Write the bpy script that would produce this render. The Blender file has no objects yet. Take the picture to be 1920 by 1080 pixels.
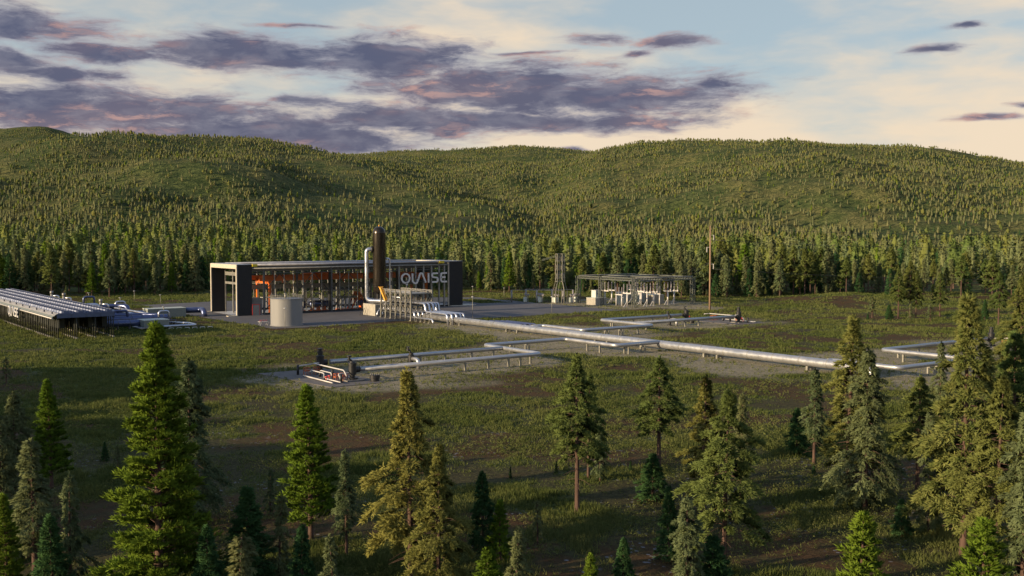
import bpy, math, random
import numpy as np
from mathutils import Vector, Matrix

S = bpy.context.scene
COL = S.collection
rad = math.radians
PI = math.pi

# ---------------------------------------------------------------- camera
# The world axes follow the plant: x along the hall, y across it, origin at
# the near bottom corner of the hall.
CAM = np.array([-115.234, -298.204, 24.0])
YAW = rad(36.0)
PITCH = rad(2.882)
FPX = 1946.7
cam_data = bpy.data.cameras.new("camera")
cam_data.sensor_width = 36.0
cam_data.lens = 36.0 * FPX / 1920.0
cam_data.clip_start = 1.0
cam_data.clip_end = 12000.0
cam = bpy.data.objects.new("camera", cam_data)
COL.objects.link(cam)
cam.location = CAM
cam.rotation_euler = (rad(90) - PITCH, 0, -YAW)
S.camera = cam
RV = np.array([math.cos(YAW), -math.sin(YAW), 0.0])
FH = np.array([math.sin(YAW), math.cos(YAW), 0.0])
_FW = FH * math.cos(PITCH) - np.array([0, 0, 1.0]) * math.sin(PITCH)
_UP = FH * math.sin(PITCH) + np.array([0, 0, 1.0]) * math.cos(PITCH)


def at(px, py, z=0.0):
    d = _FW + RV * (px - 960) / FPX + _UP * (540 - py) / FPX
    return CAM + d * ((z - CAM[2]) / d[2])


# ---------------------------------------------------------------- light
SUN_EL = rad(13.0)
SUN_AZ = rad(-85.0)            # clockwise from +y
sun_to = Vector((math.sin(SUN_AZ) * math.cos(SUN_EL), math.cos(SUN_AZ) * math.cos(SUN_EL), math.sin(SUN_EL)))
sl = bpy.data.lights.new("sun", 'SUN')
sl.energy = 5.0
sl.angle = rad(0.6)
sl.color = (1.0, 0.765, 0.47)
so = bpy.data.objects.new("sun", sl)
COL.objects.link(so)
so.rotation_euler = (-sun_to).to_track_quat('-Z', 'Y').to_euler()
so.location = (-300, 60, 200)

S.view_settings.view_transform = 'Standard'
S.view_settings.look = 'None'
S.view_settings.gamma = 1.0
S.view_settings.exposure = 0.64
S.cycles.max_bounces = 6
S.cycles.diffuse_bounces = 2
S.cycles.glossy_bounces = 3
S.cycles.transmission_bounces = 4
S.cycles.transparent_max_bounces = 24


class NT:
    """small helper to write node trees"""
    def __init__(self, tree):
        self.t = tree
        self.n = tree.nodes
        self.l = tree.links

    def add(self, kind, **kw):
        nd = self.n.new(kind)
        for k, v in kw.items():
            setattr(nd, k, v)
        return nd

    def put(self, sock, val):
        if hasattr(val, "is_output"):
            self.l.new(val, sock)
        else:
            sock.default_value = val

    def math(self, op, a, b=0.0, c=0.0, clamp=False):
        nd = self.add('ShaderNodeMath', operation=op, use_clamp=clamp)
        self.put(nd.inputs[0], a)
        self.put(nd.inputs[1], b)
        if len(nd.inputs) > 2:
            self.put(nd.inputs[2], c)
        return nd.outputs[0]

    def ramp(self, val, lo, hi, a=0.0, b=1.0, smooth=True):
        nd = self.add('ShaderNodeMapRange', interpolation_type='SMOOTHSTEP' if smooth else 'LINEAR')
        self.put(nd.inputs[0], val)
        for i, x in enumerate((lo, hi, a, b)):
            self.put(nd.inputs[1 + i], x)
        return nd.outputs[0]

    def mix(self, f, a, b):
        nd = self.add('ShaderNodeMix', data_type='RGBA')
        self.put(nd.inputs[0], f)
        for s, v in ((nd.inputs[6], a), (nd.inputs[7], b)):
            if isinstance(v, (tuple, list)):
                v = (v[0], v[1], v[2], 1.0)
            self.put(s, v)
        return nd.outputs[2]

    def noise(self, vec, scale, detail=3.0, rough=0.55, dim='3D', w=0.0):
        nd = self.add('ShaderNodeTexNoise', noise_dimensions=dim)
        if vec is not None:
            self.put(nd.inputs['Vector'], vec)
        nd.inputs['Scale'].default_value = scale
        nd.inputs['Detail'].default_value = detail
        nd.inputs['Roughness'].default_value = rough
        return nd.outputs[0]

    def mapping(self, vec, loc=(0, 0, 0), scale=(1, 1, 1), rot=(0, 0, 0)):
        nd = self.add('ShaderNodeMapping')
        self.put(nd.inputs[0], vec)
        nd.inputs[1].default_value = loc
        nd.inputs[2].default_value = rot
        nd.inputs[3].default_value = scale
        return nd.outputs[0]

    def vmath(self, op, a, b=None):
        nd = self.add('ShaderNodeVectorMath', operation=op)
        self.put(nd.inputs[0], a)
        if b is not None:
            self.put(nd.inputs[1], b)
        return nd


# ---------------------------------------------------------------- sky with evening clouds
W = bpy.data.worlds.new("World")
S.world = W
W.use_nodes = True
wt = NT(W.node_tree)
wt.n.clear()
out = wt.add('ShaderNodeOutputWorld')
bg = wt.add('ShaderNodeBackground')
SKY_K = 0.12
bg.inputs['Strength'].default_value = SKY_K
wt.l.new(bg.outputs[0], out.inputs[0])
sky = wt.add('ShaderNodeTexSky', sky_type='NISHITA')
sky.sun_disc = False
sky.sun_elevation = SUN_EL
sky.sun_rotation = SUN_AZ
sky.altitude = 200.0
sky.air_density = 1.0
sky.dust_density = 1.0
sky.ozone_density = 1.5
tc = wt.add('ShaderNodeTexCoord')
dirv = wt.vmath('NORMALIZE', tc.outputs['Generated']).outputs[0]
dr = wt.vmath('DOT_PRODUCT', dirv, tuple(RV)).outputs['Value']
df = wt.vmath('DOT_PRODUCT', dirv, tuple(FH)).outputs['Value']
sep = wt.add('ShaderNodeSeparateXYZ')
wt.put(sep.inputs[0], dirv)
az = wt.math('ARCTAN2', dr, df)
hor = wt.math('SQRT', wt.math('ADD', wt.math('MULTIPLY', dr, dr), wt.math('MULTIPLY', df, df)))
elv = wt.math('ARCTAN2', sep.outputs[2], hor)
# compass heading and height above the horizon, in hundredths of FPX radians
cx = wt.math('MULTIPLY', az, FPX / 100.0)
cy = wt.math('MULTIPLY', elv, FPX / 100.0)
cmb = wt.add('ShaderNodeCombineXYZ')
wt.put(cmb.inputs[0], cx)
wt.put(cmb.inputs[1], cy)
P = cmb.outputs[0]
# warp so that cloud outlines billow
wn = wt.add('ShaderNodeTexNoise', noise_dimensions='3D')
wt.put(wn.inputs['Vector'], wt.mapping(P, scale=(0.8, 2.2, 1)))
wn.inputs['Scale'].default_value = 1.0
wn.inputs['Detail'].default_value = 3.0
woff = wt.vmath('MULTIPLY', wt.vmath('SUBTRACT', wn.outputs['Color'], (0.5, 0.5, 0.5)).outputs[0], (0.9, 0.22, 0)).outputs[0]
PW = wt.vmath('ADD', P, woff).outputs[0]


def px_dir(px, py):
    return (math.atan((px - 960) / FPX) * FPX / 100.0, math.atan((442 - py) / FPX) * FPX / 100.0)


# banks: heading/height centre and half sizes, first as measured
BANKS = [(470, 114, 240, 36), (740, 118, 190, 44), (950, 172, 270, 58), (1170, 184, 240, 44), (1335, 165, 78, 25),
         (1040, 232, 300, 22), (770, 226, 260, 34), (190, 226, 390, 48), (480, 256, 340, 44), (640, 272, 180, 22),
         (25, 88, 150, 30), (200, 128, 110, 20), (110, 166, 120, 14), (560, 195, 120, 16), (10, 148, 80, 22),
         (1120, 79, 82, 14), (1250, 88, 100, 18), (1185, 108, 45, 9), (1800, 86, 50, 8), (1745, 124, 66, 11),
         (1855, 241, 85, 9), (1915, 222, 34, 8), (1072, 282, 45, 9), (560, 60, 90, 6), (980, 104, 110, 6),
         (-400, 180, 300, 80), (2350, 200, 200, 30), (-900, 120, 350, 70), (2800, 90, 300, 50)]
field = None
for (bx, by, rx, ry) in BANKS:
    c = px_dir(bx, by)
    v = wt.mapping(PW, loc=(-c[0] / (rx / 100.0), -c[1] / (ry / 100.0), 0), scale=(100.0 / rx, 100.0 / ry, 1))
    ln = wt.vmath('LENGTH', v).outputs['Value']
    g = wt.math('SUBTRACT', 1.0 if rx > 120 or bx < 300 else 0.72, ln)
    if field is None:
        field = g
    else:
        nd = wt.add('ShaderNodeMath', operation='SMOOTH_MAX')
        wt.put(nd.inputs[0], field)
        wt.put(nd.inputs[1], g)
        nd.inputs[2].default_value = 0.25
        field = nd.outputs[0]
field = wt.math('MAXIMUM', field, -1.5)
fb = wt.noise(wt.mapping(PW, scale=(0.85, 3.6, 1), rot=(0, 0, -0.06)), 1.0, 9.0, 0.66)
fb2 = wt.noise(wt.mapping(wt.vmath('ADD', PW, (0.0, 0.10, 0)).outputs[0], scale=(0.85, 3.6, 1), rot=(0, 0, -0.06)), 1.0, 9.0, 0.66)
dens = wt.math('ADD', wt.math('MULTIPLY', field, 1.25), wt.math('MULTIPLY', wt.math('SUBTRACT', fb, 0.48), 2.6))
cloud = wt.ramp(dens, -0.36, 0.55)
core = wt.ramp(dens, 0.0, 0.80)
# rosy upper rims where the sun still catches the bank
rim = wt.ramp(wt.math('SUBTRACT', fb, fb2), 0.0, 0.16)
rose_n = wt.noise(wt.mapping(P, loc=(3.1, 7.7, 0), scale=(0.42, 0.9, 1)), 1.0, 2.0, 0.5)
rose = wt.math('MULTIPLY', wt.math('ADD', wt.math('MULTIPLY', rim, 0.75), 0.10), wt.ramp(rose_n, 0.42, 0.64), clamp=True)
K = 0.71 / SKY_K


def kc(r, g, b):
    return (r * K, g * K, b * K)


# thin high veil, cream coloured, thicker towards the horizon
veil_n = wt.noise(wt.mapping(PW, loc=(1.3, 0.4, 0), scale=(0.22, 0.75, 1), rot=(0, 0, -0.10)), 1.0, 5.0, 0.55)
low = wt.math('SUBTRACT', wt.ramp(cy, 0.6, 3.6, 0.34, 0.0), wt.ramp(cy, 4.5, 9.0, 0.0, 0.45))
veil = wt.ramp(wt.math('ADD', veil_n, low), 0.40, 0.74)
sunward = wt.vmath('DOT_PRODUCT', dirv, tuple(sun_to)).outputs['Value']
skycol = wt.mix(wt.ramp(sunward, -0.1, 0.75, 0.80, 0.0), sky.outputs[0], wt.mix(wt.ramp(cy, 4.0, 12.0), kc(0.365, 0.435, 0.475), kc(0.27, 0.36, 0.56)))
skycol = wt.mix(wt.math('MULTIPLY', veil, 0.92), skycol, kc(0.83, 0.67, 0.49))
dens2 = wt.math('ADD', core, wt.math('MULTIPLY', wt.math('SUBTRACT', wt.noise(wt.mapping(PW, loc=(9, 4, 0), scale=(1.3, 3.0, 1)), 1.0, 5.0, 0.6), 0.55), 1.5), clamp=True)
ccol = wt.mix(dens2, kc(0.33, 0.32, 0.37), kc(0.084, 0.093, 0.162))
ccol = wt.mix(rose, ccol, kc(0.50, 0.30, 0.27))
final = wt.mix(wt.math('MULTIPLY', cloud, 0.95), skycol, ccol)
wt.put(bg.inputs['Color'], final)


# ---------------------------------------------------------------- noise for terrain
def _hash(ix, iy, seed):
    h = (ix.astype(np.int64) * 374761393 + iy.astype(np.int64) * 668265263 + seed * 974711) & 0x7fffffff
    h = ((h ^ (h >> 13)) * 1274126177) & 0x7fffffff
    return ((h ^ (h >> 16)) & 0xffff) / 65535.0


def vnoise(x, y, seed=0):
    x = np.asarray(x, float)
    y = np.asarray(y, float)
    ix = np.floor(x)
    iy = np.floor(y)
    fx = x - ix
    fy = y - iy
    fx = fx * fx * (3 - 2 * fx)
    fy = fy * fy * (3 - 2 * fy)
    a = _hash(ix, iy, seed)
    b = _hash(ix + 1, iy, seed)
    c = _hash(ix, iy + 1, seed)
    d = _hash(ix + 1, iy + 1, seed)
    return (a * (1 - fx) + b * fx) * (1 - fy) + (c * (1 - fx) + d * fx) * fy


def fbm(x, y, seed=0, octv=4):
    s = 0.0
    a = 0.5
    t = 0.0
    for k in range(octv):
        s = s + a * vnoise(np.asarray(x) * 2 ** k + 17.3 * k, np.asarray(y) * 2 ** k - 9.1 * k, seed + k)
        t += a
        a *= 0.5
    return s / t


def sstep(x, a, b):
    t = np.clip((x - a) / (b - a), 0, 1)
    return t * t * (3 - 2 * t)


# ---------------------------------------------------------------- mesh helpers
class MB:
    def __init__(self):
        self.v = []
        self.f = []
        self.m = []
        self.sm = []
        self.cur = 0

    def _add(self, vs, fs, smooth=False):
        o = len(self.v)
        self.v.extend([tuple(map(float, p)) for p in vs])
        for f in fs:
            self.f.append(tuple(i + o for i in f))
            self.m.append(self.cur)
            self.sm.append(smooth)
        return self

    def box(self, x0, x1, y0, y1, z0, z1):
        vs = [(x, y, z) for z in (z0, z1) for y in (y0, y1) for x in (x0, x1)]
        return self._add(vs, [(0, 2, 3, 1), (4, 5, 7, 6), (0, 1, 5, 4), (2, 6, 7, 3), (0, 4, 6, 2), (1, 3, 7, 5)])

    def cbox(self, c, s):
        return self.box(c[0] - s[0] / 2, c[0] + s[0] / 2, c[1] - s[1] / 2, c[1] + s[1] / 2, c[2] - s[2] / 2, c[2] + s[2] / 2)

    def beam(self, a, b, w, h=None, up=(0, 0, 1)):
        h = w if h is None else h
        a = np.array(a, float)
        b = np.array(b, float)
        d = b - a
        d /= np.linalg.norm(d)
        u = np.array(up, float)
        if abs(d @ u) > 0.98:
            u = np.array([1.0, 0, 0])
        s = np.cross(d, u)
        s /= np.linalg.norm(s)
        t = np.cross(s, d)
        vs = []
        for p in (a, b):
            for (i, j) in ((-1, -1), (1, -1), (1, 1), (-1, 1)):
                vs.append(p + s * i * w / 2 + t * j * h / 2)
        return self._add(vs, [(0, 1, 2, 3), (7, 6, 5, 4), (0, 4, 5, 1), (1, 5, 6, 2), (2, 6, 7, 3), (3, 7, 4, 0)])

    def cyl(self, a, b, r0, r1=None, n=12, cap=True, smooth=True):
        r1 = r0 if r1 is None else r1
        return self.tube([a, b], [r0, r1], n, cap, smooth)

    def tube(self, pts, r, n=10, cap=True, smooth=True):
        pts = [np.array(p, float) for p in pts]
        m = len(pts)
        rs = [r] * m if np.isscalar(r) else list(r)
        d0 = pts[1] - pts[0]
        d0 = d0 / np.linalg.norm(d0)
        u = np.array([0, 0, 1.0]) if abs(d0[2]) < 0.9 else np.array([1.0, 0, 0])
        s = np.cross(d0, u)
        s /= np.linalg.norm(s)
        vs = []
        for i in range(m):
            if i == 0:
                d = pts[1] - pts[0]
            elif i == m - 1:
                d = pts[-1] - pts[-2]
            else:
                e1 = pts[i] - pts[i - 1]
                e2 = pts[i + 1] - pts[i]
                d = e1 / np.linalg.norm(e1) + e2 / np.linalg.norm(e2)
            d = d / np.linalg.norm(d)
            s = s - d * (s @ d)
            s /= np.linalg.norm(s)
            t = np.cross(d, s)
            for k in range(n):
                a = 2 * PI * k / n
                vs.append(pts[i] + rs[i] * (s * math.cos(a) + t * math.sin(a)))
        fs = []
        for i in range(m - 1):
            for k in range(n):
                k2 = (k + 1) % n
                fs.append((i * n + k, i * n + k2, (i + 1) * n + k2, (i + 1) * n + k))
        self._add(vs, fs, smooth)
        if cap:
            o = len(self.v) - len(vs)
            self.f.append(tuple(o + k for k in range(n))[::-1])
            self.f.append(tuple(o + (m - 1) * n + k for k in range(n)))
            self.m += [self.cur] * 2
            self.sm += [False] * 2
        return self

    def pipe(self, pts, r, bend=None, n=12, seg=5):
        return self.tube(fillet(pts, bend or r * 2.2, seg), r, n)

    def lathe(self, c, prof, n=20, smooth=True):
        """profile of (radius, z) from bottom to top around a vertical axis; sharp where the profile turns"""
        runs, cur = [], [prof[0]]
        for i in range(1, len(prof)):
            cur.append(prof[i])
            if i < len(prof) - 1:
                a0 = math.atan2(prof[i][1] - prof[i - 1][1], prof[i][0] - prof[i - 1][0])
                a1 = math.atan2(prof[i + 1][1] - prof[i][1], prof[i + 1][0] - prof[i][0])
                if abs((a1 - a0 + PI) % (2 * PI) - PI) > 0.5:
                    runs.append(cur)
                    cur = [prof[i]]
        runs.append(cur)
        ring = lambda r, z: [(c[0] + r * math.cos(2 * PI * k / n), c[1] + r * math.sin(2 * PI * k / n), c[2] + z) for k in range(n)]
        for run in runs:
            vs = [p for (r, z) in run for p in ring(r, z)]
            fs = []
            for i in range(len(run) - 1):
                for k in range(n):
                    k2 = (k + 1) % n
                    fs.append((i * n + k, i * n + k2, (i + 1) * n + k2, (i + 1) * n + k))
            self._add(vs, fs, smooth)
        self._add(ring(*prof[0]), [tuple(range(n))[::-1]])
        self._add(ring(*prof[-1]), [tuple(range(n))])
        return self

    def prism(self, poly, z0, z1):
        n = len(poly)
        vs = [(x, y, z0) for x, y in poly] + [(x, y, z1) for x, y in poly]
        fs = [tuple(range(n))[::-1], tuple(range(n, 2 * n))]
        for k in range(n):
            k2 = (k + 1) % n
            fs.append((k, k2, n + k2, n + k))
        return self._add(vs, fs)


def fillet(pts, r, seg=5):
    pts = [np.array(p, float) for p in pts]
    res = [pts[0]]
    for i in range(1, len(pts) - 1):
        a, b, c = pts[i - 1], pts[i], pts[i + 1]
        d1 = a - b
        d2 = c - b
        l1 = np.linalg.norm(d1)
        l2 = np.linalg.norm(d2)
        d1 /= l1
        d2 /= l2
        q = min(r, l1 * 0.49, l2 * 0.49)
        p0 = b + d1 * q
        p1 = b + d2 * q
        for k in range(seg + 1):
            t = k / seg
            res.append((1 - t) ** 2 * p0 + 2 * t * (1 - t) * b + t * t * p1)
    res.append(pts[-1])
    return res


ORG = {}


def mesh_obj(name, mb, mats, origin=(0, 0, 0)):
    me = bpy.data.meshes.new(name)
    o = Vector(origin)
    me.from_pydata([(p[0] - o.x, p[1] - o.y, p[2] - o.z) for p in mb.v], [], mb.f)
    mats = mats if isinstance(mats, (list, tuple)) else [mats]
    for m in mats:
        me.materials.append(m)
    me.polygons.foreach_set("material_index", mb.m)
    me.polygons.foreach_set("use_smooth", mb.sm)
    me.update()
    ob = bpy.data.objects.new(name, me)
    COL.objects.link(ob)
    return ob


def tag(o, label=None, cat=None, group=None, kind=None):
    if label:
        o["label"] = label
    if cat:
        o["category"] = cat
    if group:
        o["group"] = group
    if kind:
        o["kind"] = kind
    return o


def thing(name, label, cat, loc=(0, 0, 0), group=None):
    o = bpy.data.objects.new(name, None)
    o.empty_display_size = 0.3
    COL.objects.link(o)
    o.location = loc
    ORG[o.name] = Vector(loc)
    return tag(o, label, cat, group)


def part(name, mb, mats, parent, label=None, kind=None):
    org = ORG[parent.name]
    o = mesh_obj(name, mb, mats, org)
    o.parent = parent
    ORG[o.name] = org
    return tag(o, label, None, None, kind)


def single(name, mb, mats, label, cat, loc=(0, 0, 0), group=None):
    o = mesh_obj(name, mb, mats, loc)
    o.location = loc
    ORG[o.name] = Vector(loc)
    return tag(o, label, cat, group)


def struct(name, mb, mats):
    return tag(mesh_obj(name, mb, mats), kind='structure')


def dup(root, loc, rotz=0.0, scale=1.0, label=None, group=None):
    c = root.copy()
    COL.objects.link(c)
    c.location = loc
    c.rotation_euler = (0, 0, rotz)
    c.scale = (scale, scale, scale) if np.isscalar(scale) else scale
    if label:
        c["label"] = label
    if group:
        c["group"] = group
    for ch in list(root.children):
        k = ch.copy()
        COL.objects.link(k)
        k.parent = c
        for g in list(ch.children):
            q = g.copy()
            COL.objects.link(q)
            q.parent = k
    return c


# ---------------------------------------------------------------- materials
def mat(name, col, rough=0.6, metal=0.0, var=0.15, scale=1.5, spec=0.5, streak=None, bump=0.0):
    m = bpy.data.materials.new(name)
    m.use_nodes = True
    t = NT(m.node_tree)
    b = m.node_tree.nodes['Principled BSDF']
    tcn = t.add('ShaderNodeTexCoord')
    vec = tcn.outputs['Object']
    if streak:
        vec = t.mapping(vec, scale=streak)
    n = t.noise(vec, scale, 5.0, 0.6)
    f = t.ramp(n, 0.25, 0.75)
    d = tuple(c * (1 - var) for c in col)
    e = tuple(min(1, c * (1 + var)) for c in col)
    t.put(b.inputs['Base Color'], t.mix(f, d, e))
    t.put(b.inputs['Roughness'], t.ramp(n, 0.2, 0.8, max(0.02, rough - 0.12), min(1, rough + 0.12)))
    b.inputs['Metallic'].default_value = metal
    b.inputs['Specular IOR Level'].default_value = spec
    if bump:
        bn = t.add('ShaderNodeBump')
        bn.inputs['Strength'].default_value = bump
        t.put(bn.inputs['Height'], n)
        t.put(b.inputs['Normal'], bn.outputs[0])
    return m


M = {}
M['black_clad'] = mat("black_cladding", (0.012, 0.013, 0.016), 0.6, 0.0, 0.2, 0.6)
M['cream_trim'] = mat("cream_trim", (0.46, 0.41, 0.33), 0.7, 0, 0.08, 1.0)
M['concrete'] = mat("concrete", (0.30, 0.28, 0.24), 0.85, 0, 0.16, 1.2, 0.3, bump=0.1)
M['dark_concrete'] = mat("dark_concrete", (0.16, 0.15, 0.14), 0.85, 0, 0.2, 1.2, 0.3)
M['roof_grey'] = mat("roof_grey", (0.30, 0.31, 0.33), 0.6, 0, 0.12, 0.4)
M['gutter'] = mat("pale_gutter_metal", (0.34, 0.34, 0.37), 0.42, 0.5, 0.1, 0.8)
M['steel_dark'] = mat("dark_steel", (0.075, 0.08, 0.085), 0.5, 0.3, 0.15, 1.0)
M['steel_grey'] = mat("grey_steel", (0.24, 0.235, 0.22), 0.5, 0.4, 0.15, 1.0)
M['galv'] = mat("galvanised_steel", (0.24, 0.23, 0.195), 0.5, 0.4, 0.2, 1.2)
M['white_steel'] = mat("white_steel", (0.50, 0.48, 0.46), 0.45, 0.1, 0.1, 1.0)
M['pipe'] = mat("pipe_lagging_metal", (0.40, 0.405, 0.42), 0.40, 0.7, 0.06, 0.8)
M['bright_pipe'] = mat("bright_pipe_metal", (0.46, 0.48, 0.54), 0.30, 0.8, 0.04, 0.5)
M['blue_pipe'] = mat("blue_steel_pipe", (0.085, 0.105, 0.20), 0.34, 0.65, 0.1, 0.5)
M['orange'] = mat("orange_paint", (0.72, 0.15, 0.02), 0.45, 0, 0.12, 1.0)
M['dull_orange'] = mat("weathered_orange_paint", (0.34, 0.085, 0.028), 0.6, 0, 0.2, 2.0)
M['yellow'] = mat("yellow_paint", (0.55, 0.43, 0.02), 0.5, 0, 0.1, 1.0)
M['amber'] = mat("amber_paint", (0.72, 0.36, 0.05), 0.5, 0, 0.1, 1.0)
M['red'] = mat("red_paint", (0.55, 0.04, 0.03), 0.5, 0, 0.1, 1.0)
M['tank'] = mat("painted_tank_steel", (0.20, 0.20, 0.202), 0.6, 0.0, 0.08, 0.6, streak=(1, 1, 0.15))
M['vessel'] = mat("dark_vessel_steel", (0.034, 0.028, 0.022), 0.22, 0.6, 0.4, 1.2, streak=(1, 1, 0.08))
M['black_iron'] = mat("black_iron", (0.03, 0.03, 0.032), 0.5, 0.5, 0.25, 2.0)
M['letter'] = mat("letter_aluminium", (0.62, 0.61, 0.62), 0.4, 0.25, 0.05, 1.0)
M['cabinet'] = mat("cabinet_paint", (0.47, 0.51, 0.47), 0.5, 0, 0.08, 1.0)
M['box_green'] = mat("grey_green_panel", (0.17, 0.19, 0.175), 0.6, 0, 0.12, 1.5)
M['box_top'] = mat("pale_green_roof", (0.40, 0.43, 0.38), 0.6, 0, 0.1, 1.5)
M['insulator'] = mat("grey_porcelain", (0.22, 0.205, 0.21), 0.3, 0, 0.15, 3.0)
M['lattice'] = mat("weathered_lattice_steel", (0.115, 0.125, 0.11), 0.55, 0.4, 0.25, 1.5)
M['timber'] = mat("timber_pole", (0.25, 0.165, 0.11), 0.85, 0, 0.25, 1.0, 0.2, streak=(6, 6, 0.3))
M['floor'] = mat("hall_floor", (0.50, 0.50, 0.51), 0.4, 0, 0.12, 0.5)
M['fan_dark'] = mat("fan_blade_metal", (0.045, 0.055, 0.095), 0.45, 0.5, 0.15, 1.5)
M['fan_ring'] = mat("fan_ring_metal", (0.072, 0.095, 0.175), 0.5, 0.25, 0.12, 1.5)
M['deck'] = mat("pale_roof_panel", (0.33, 0.32, 0.31), 0.5, 0.3, 0.1, 1.0)
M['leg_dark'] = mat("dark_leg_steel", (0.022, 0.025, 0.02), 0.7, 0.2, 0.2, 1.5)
M['footing'] = mat("footing_concrete", (0.26, 0.24, 0.21), 0.85, 0, 0.15, 2.0)
M['wire'] = mat("wire_metal", (0.045, 0.045, 0.05), 0.5, 0.6, 0.1, 1.0)


def glass_mat():
    m = bpy.data.materials.new("facade_glass")
    m.use_nodes = True
    t = NT(m.node_tree)
    t.n.clear()
    o = t.add('ShaderNodeOutputMaterial')
    tr = t.add('ShaderNodeBsdfTransparent')
    tr.inputs[0].default_value = (0.80, 0.83, 0.84, 1)
    gl = t.add('ShaderNodeBsdfGlossy')
    gl.inputs['Roughness'].default_value = 0.02
    fr = t.add('ShaderNodeFresnel')
    fr.inputs[0].default_value = 1.5
    mx = t.add('ShaderNodeMixShader')
    t.put(mx.inputs[0], t.math('MULTIPLY', fr.outputs[0], 0.9))
    t.l.new(tr.outputs[0], mx.inputs[1])
    t.l.new(gl.outputs[0], mx.inputs[2])
    t.l.new(mx.outputs[0], o.inputs[0])
    return m


M['glass'] = glass_mat()

# ---------------------------------------------------------------- terrain
def polar(x, y):
    dx = np.asarray(x) - CAM[0]
    dy = np.asarray(y) - CAM[1]
    a = dx * RV[0] + dy * RV[1]
    b = dx * FH[0] + dy * FH[1]
    return np.arctan2(a, b), np.hypot(a, b), a, b


HILLS = [  # crest distance, foot distance, falloff, crest line as heading (measured) and height
    (1500, 620, 700, [(-900, 330), (-300, 300), (0, 300), (60, 284), (150, 264), (250, 256), (380, 253), (440, 258), (500, 267), (560, 279), (640, 294), (720, 312), (820, 340), (950, 380), (1100, 440)]),
    (1150, 560, 500, [(-900, 420), (-200, 410), (0, 395), (150, 360), (300, 322), (430, 303), (500, 312), (580, 345), (680, 385), (800, 430), (900, 450)]),
    (2200, 760, 900, [(300, 420), (480, 330), (560, 300), (640, 292), (700, 287), (860, 280), (960, 279), (1040, 283), (1120, 293), (1220, 312), (1350, 350), (1500, 400)]),
    (1750, 700, 800, [(800, 450), (960, 380), (1060, 320), (1120, 297), (1200, 285), (1300, 276), (1400, 273), (1480, 273), (1560, 278), (1640, 284), (1720, 291), (1800, 298), (1920, 305), (2150, 325), (2700, 330)]),
    (1250, 640, 500, [(900, 450), (1150, 425), (1350, 385), (1550, 352), (1750, 345), (1950, 340), (2300, 350)]),
    (2700, 1500, 900, [(-900, 280), (-200, 258), (0, 251), (50, 245), (95, 244), (140, 256), (200, 278), (320, 320)]),
]


def height(x, y):
    a, r, rx, fy = polar(x, y)
    px = 960 + FPX * np.tan(np.clip(a, -1.0, 1.0))
    cosv = np.maximum(np.cos(a), 0.35)
    h = np.zeros_like(r)
    n1 = fbm(x / 330.0 + 3.3, y / 330.0, 5, 4) - 0.5
    n2 = fbm(x / 90.0, y / 90.0 + 8.0, 9, 3) - 0.5
    acc = np.zeros_like(r)
    for (rc, r0, fall, line) in HILLS:
        py = np.interp(px, [p[0] for p in line], [p[1] for p in line])
        rc = rc * 1.35
        r0 = r0 * 1.35 + 40
        fall = fall * 1.35
        ch = np.maximum(24.0 + (442.0 - py) / FPX * rc * cosv, 0.0)
        t = (r - r0) / (rc - r0)
        up = sstep(np.clip(t, 0, 1), 0, 1) * 0.65 + 0.35 * np.clip(t, 0, 1) ** 1.1
        dn = np.clip(1.0 - (np.maximum(r - rc, 0) / fall) ** 2 * 0.6, 0.25, 1)
        hk = ch * up * dn
        hk = np.where(t <= 0, 0, hk)
        acc = acc + (np.maximum(hk, 0) / 300.0) ** 18
    h = 300.0 * acc ** (1.0 / 18)
    rel = np.clip(h / 120.0, 0, 1)
    slope_w = sstep(rel, 0.02, 0.45) * (1 - 0.55 * sstep(rel, 0.75, 1.2))
    h = h + slope_w * (n1 * 105.0 + n2 * 20.0)
    # small bumps away from the levelled site
    dx = np.maximum(np.maximum(-70 - x, x - 150), 0)
    dy = np.maximum(np.maximum(-200 - y, y - 95), 0)
    off = sstep(np.hypot(dx, dy), 2, 45)
    b = (fbm(x / 38.0, y / 38.0, 21, 3) - 0.5) * 3.0 + (fbm(x / 11.0, y / 11.0, 33, 2) - 0.5) * 0.7
    h = h + off * b
    m = at(1592, 566)
    h = h + 2.6 * np.exp(-(((x - m[0]) / 26.0) ** 2 + ((y - m[1]) / 26.0) ** 2))
    # added unseen ridge left of and behind the viewpoint, to shade the foreground
    shade_ridge = np.exp(-((rx + 158) / 34.0) ** 2) * sstep(fy, -190, -90) * (1 - sstep(fy, 95, 190))
    h = h + shade_ridge * (30.0 + 60.0 * (fbm(fy / 22.0, fy * 0 + 3.0, 61, 3) - 0.5))
    return h


def hz(x, y):
    return float(height(np.array([x]), np.array([y]))[0])


LINES = [[(36.5, -47), (36.5, -190)], [(-38, -132.6), (3, -132.6)], [(-38, -144.7), (3, -144.7), (3, -125.8), (24.2, -125.8), (24.2, -142), (36, -142)],
         [(36, -96.5), (40.5, -96.5), (40.5, -112), (63, -112), (63, -92), (96, -92)], [(64, -104), (104, -104)],
         [(36, -186), (38.4, -196.5), (60, -196.5), (60, -178), (100, -178)], [(122, -12), (122, -44), (149, -44), (149, -12), (122, -12)]]


def dist_lines(x, y):
    best = np.full(np.shape(x), 1e9)
    for ln in LINES:
        for (p, q) in zip(ln[:-1], ln[1:]):
            vx, vy = q[0] - p[0], q[1] - p[1]
            t = np.clip(((x - p[0]) * vx + (y - p[1]) * vy) / (vx * vx + vy * vy), 0, 1)
            best = np.minimum(best, np.hypot(x - p[0] - t * vx, y - p[1] - t * vy))
    return best


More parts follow.
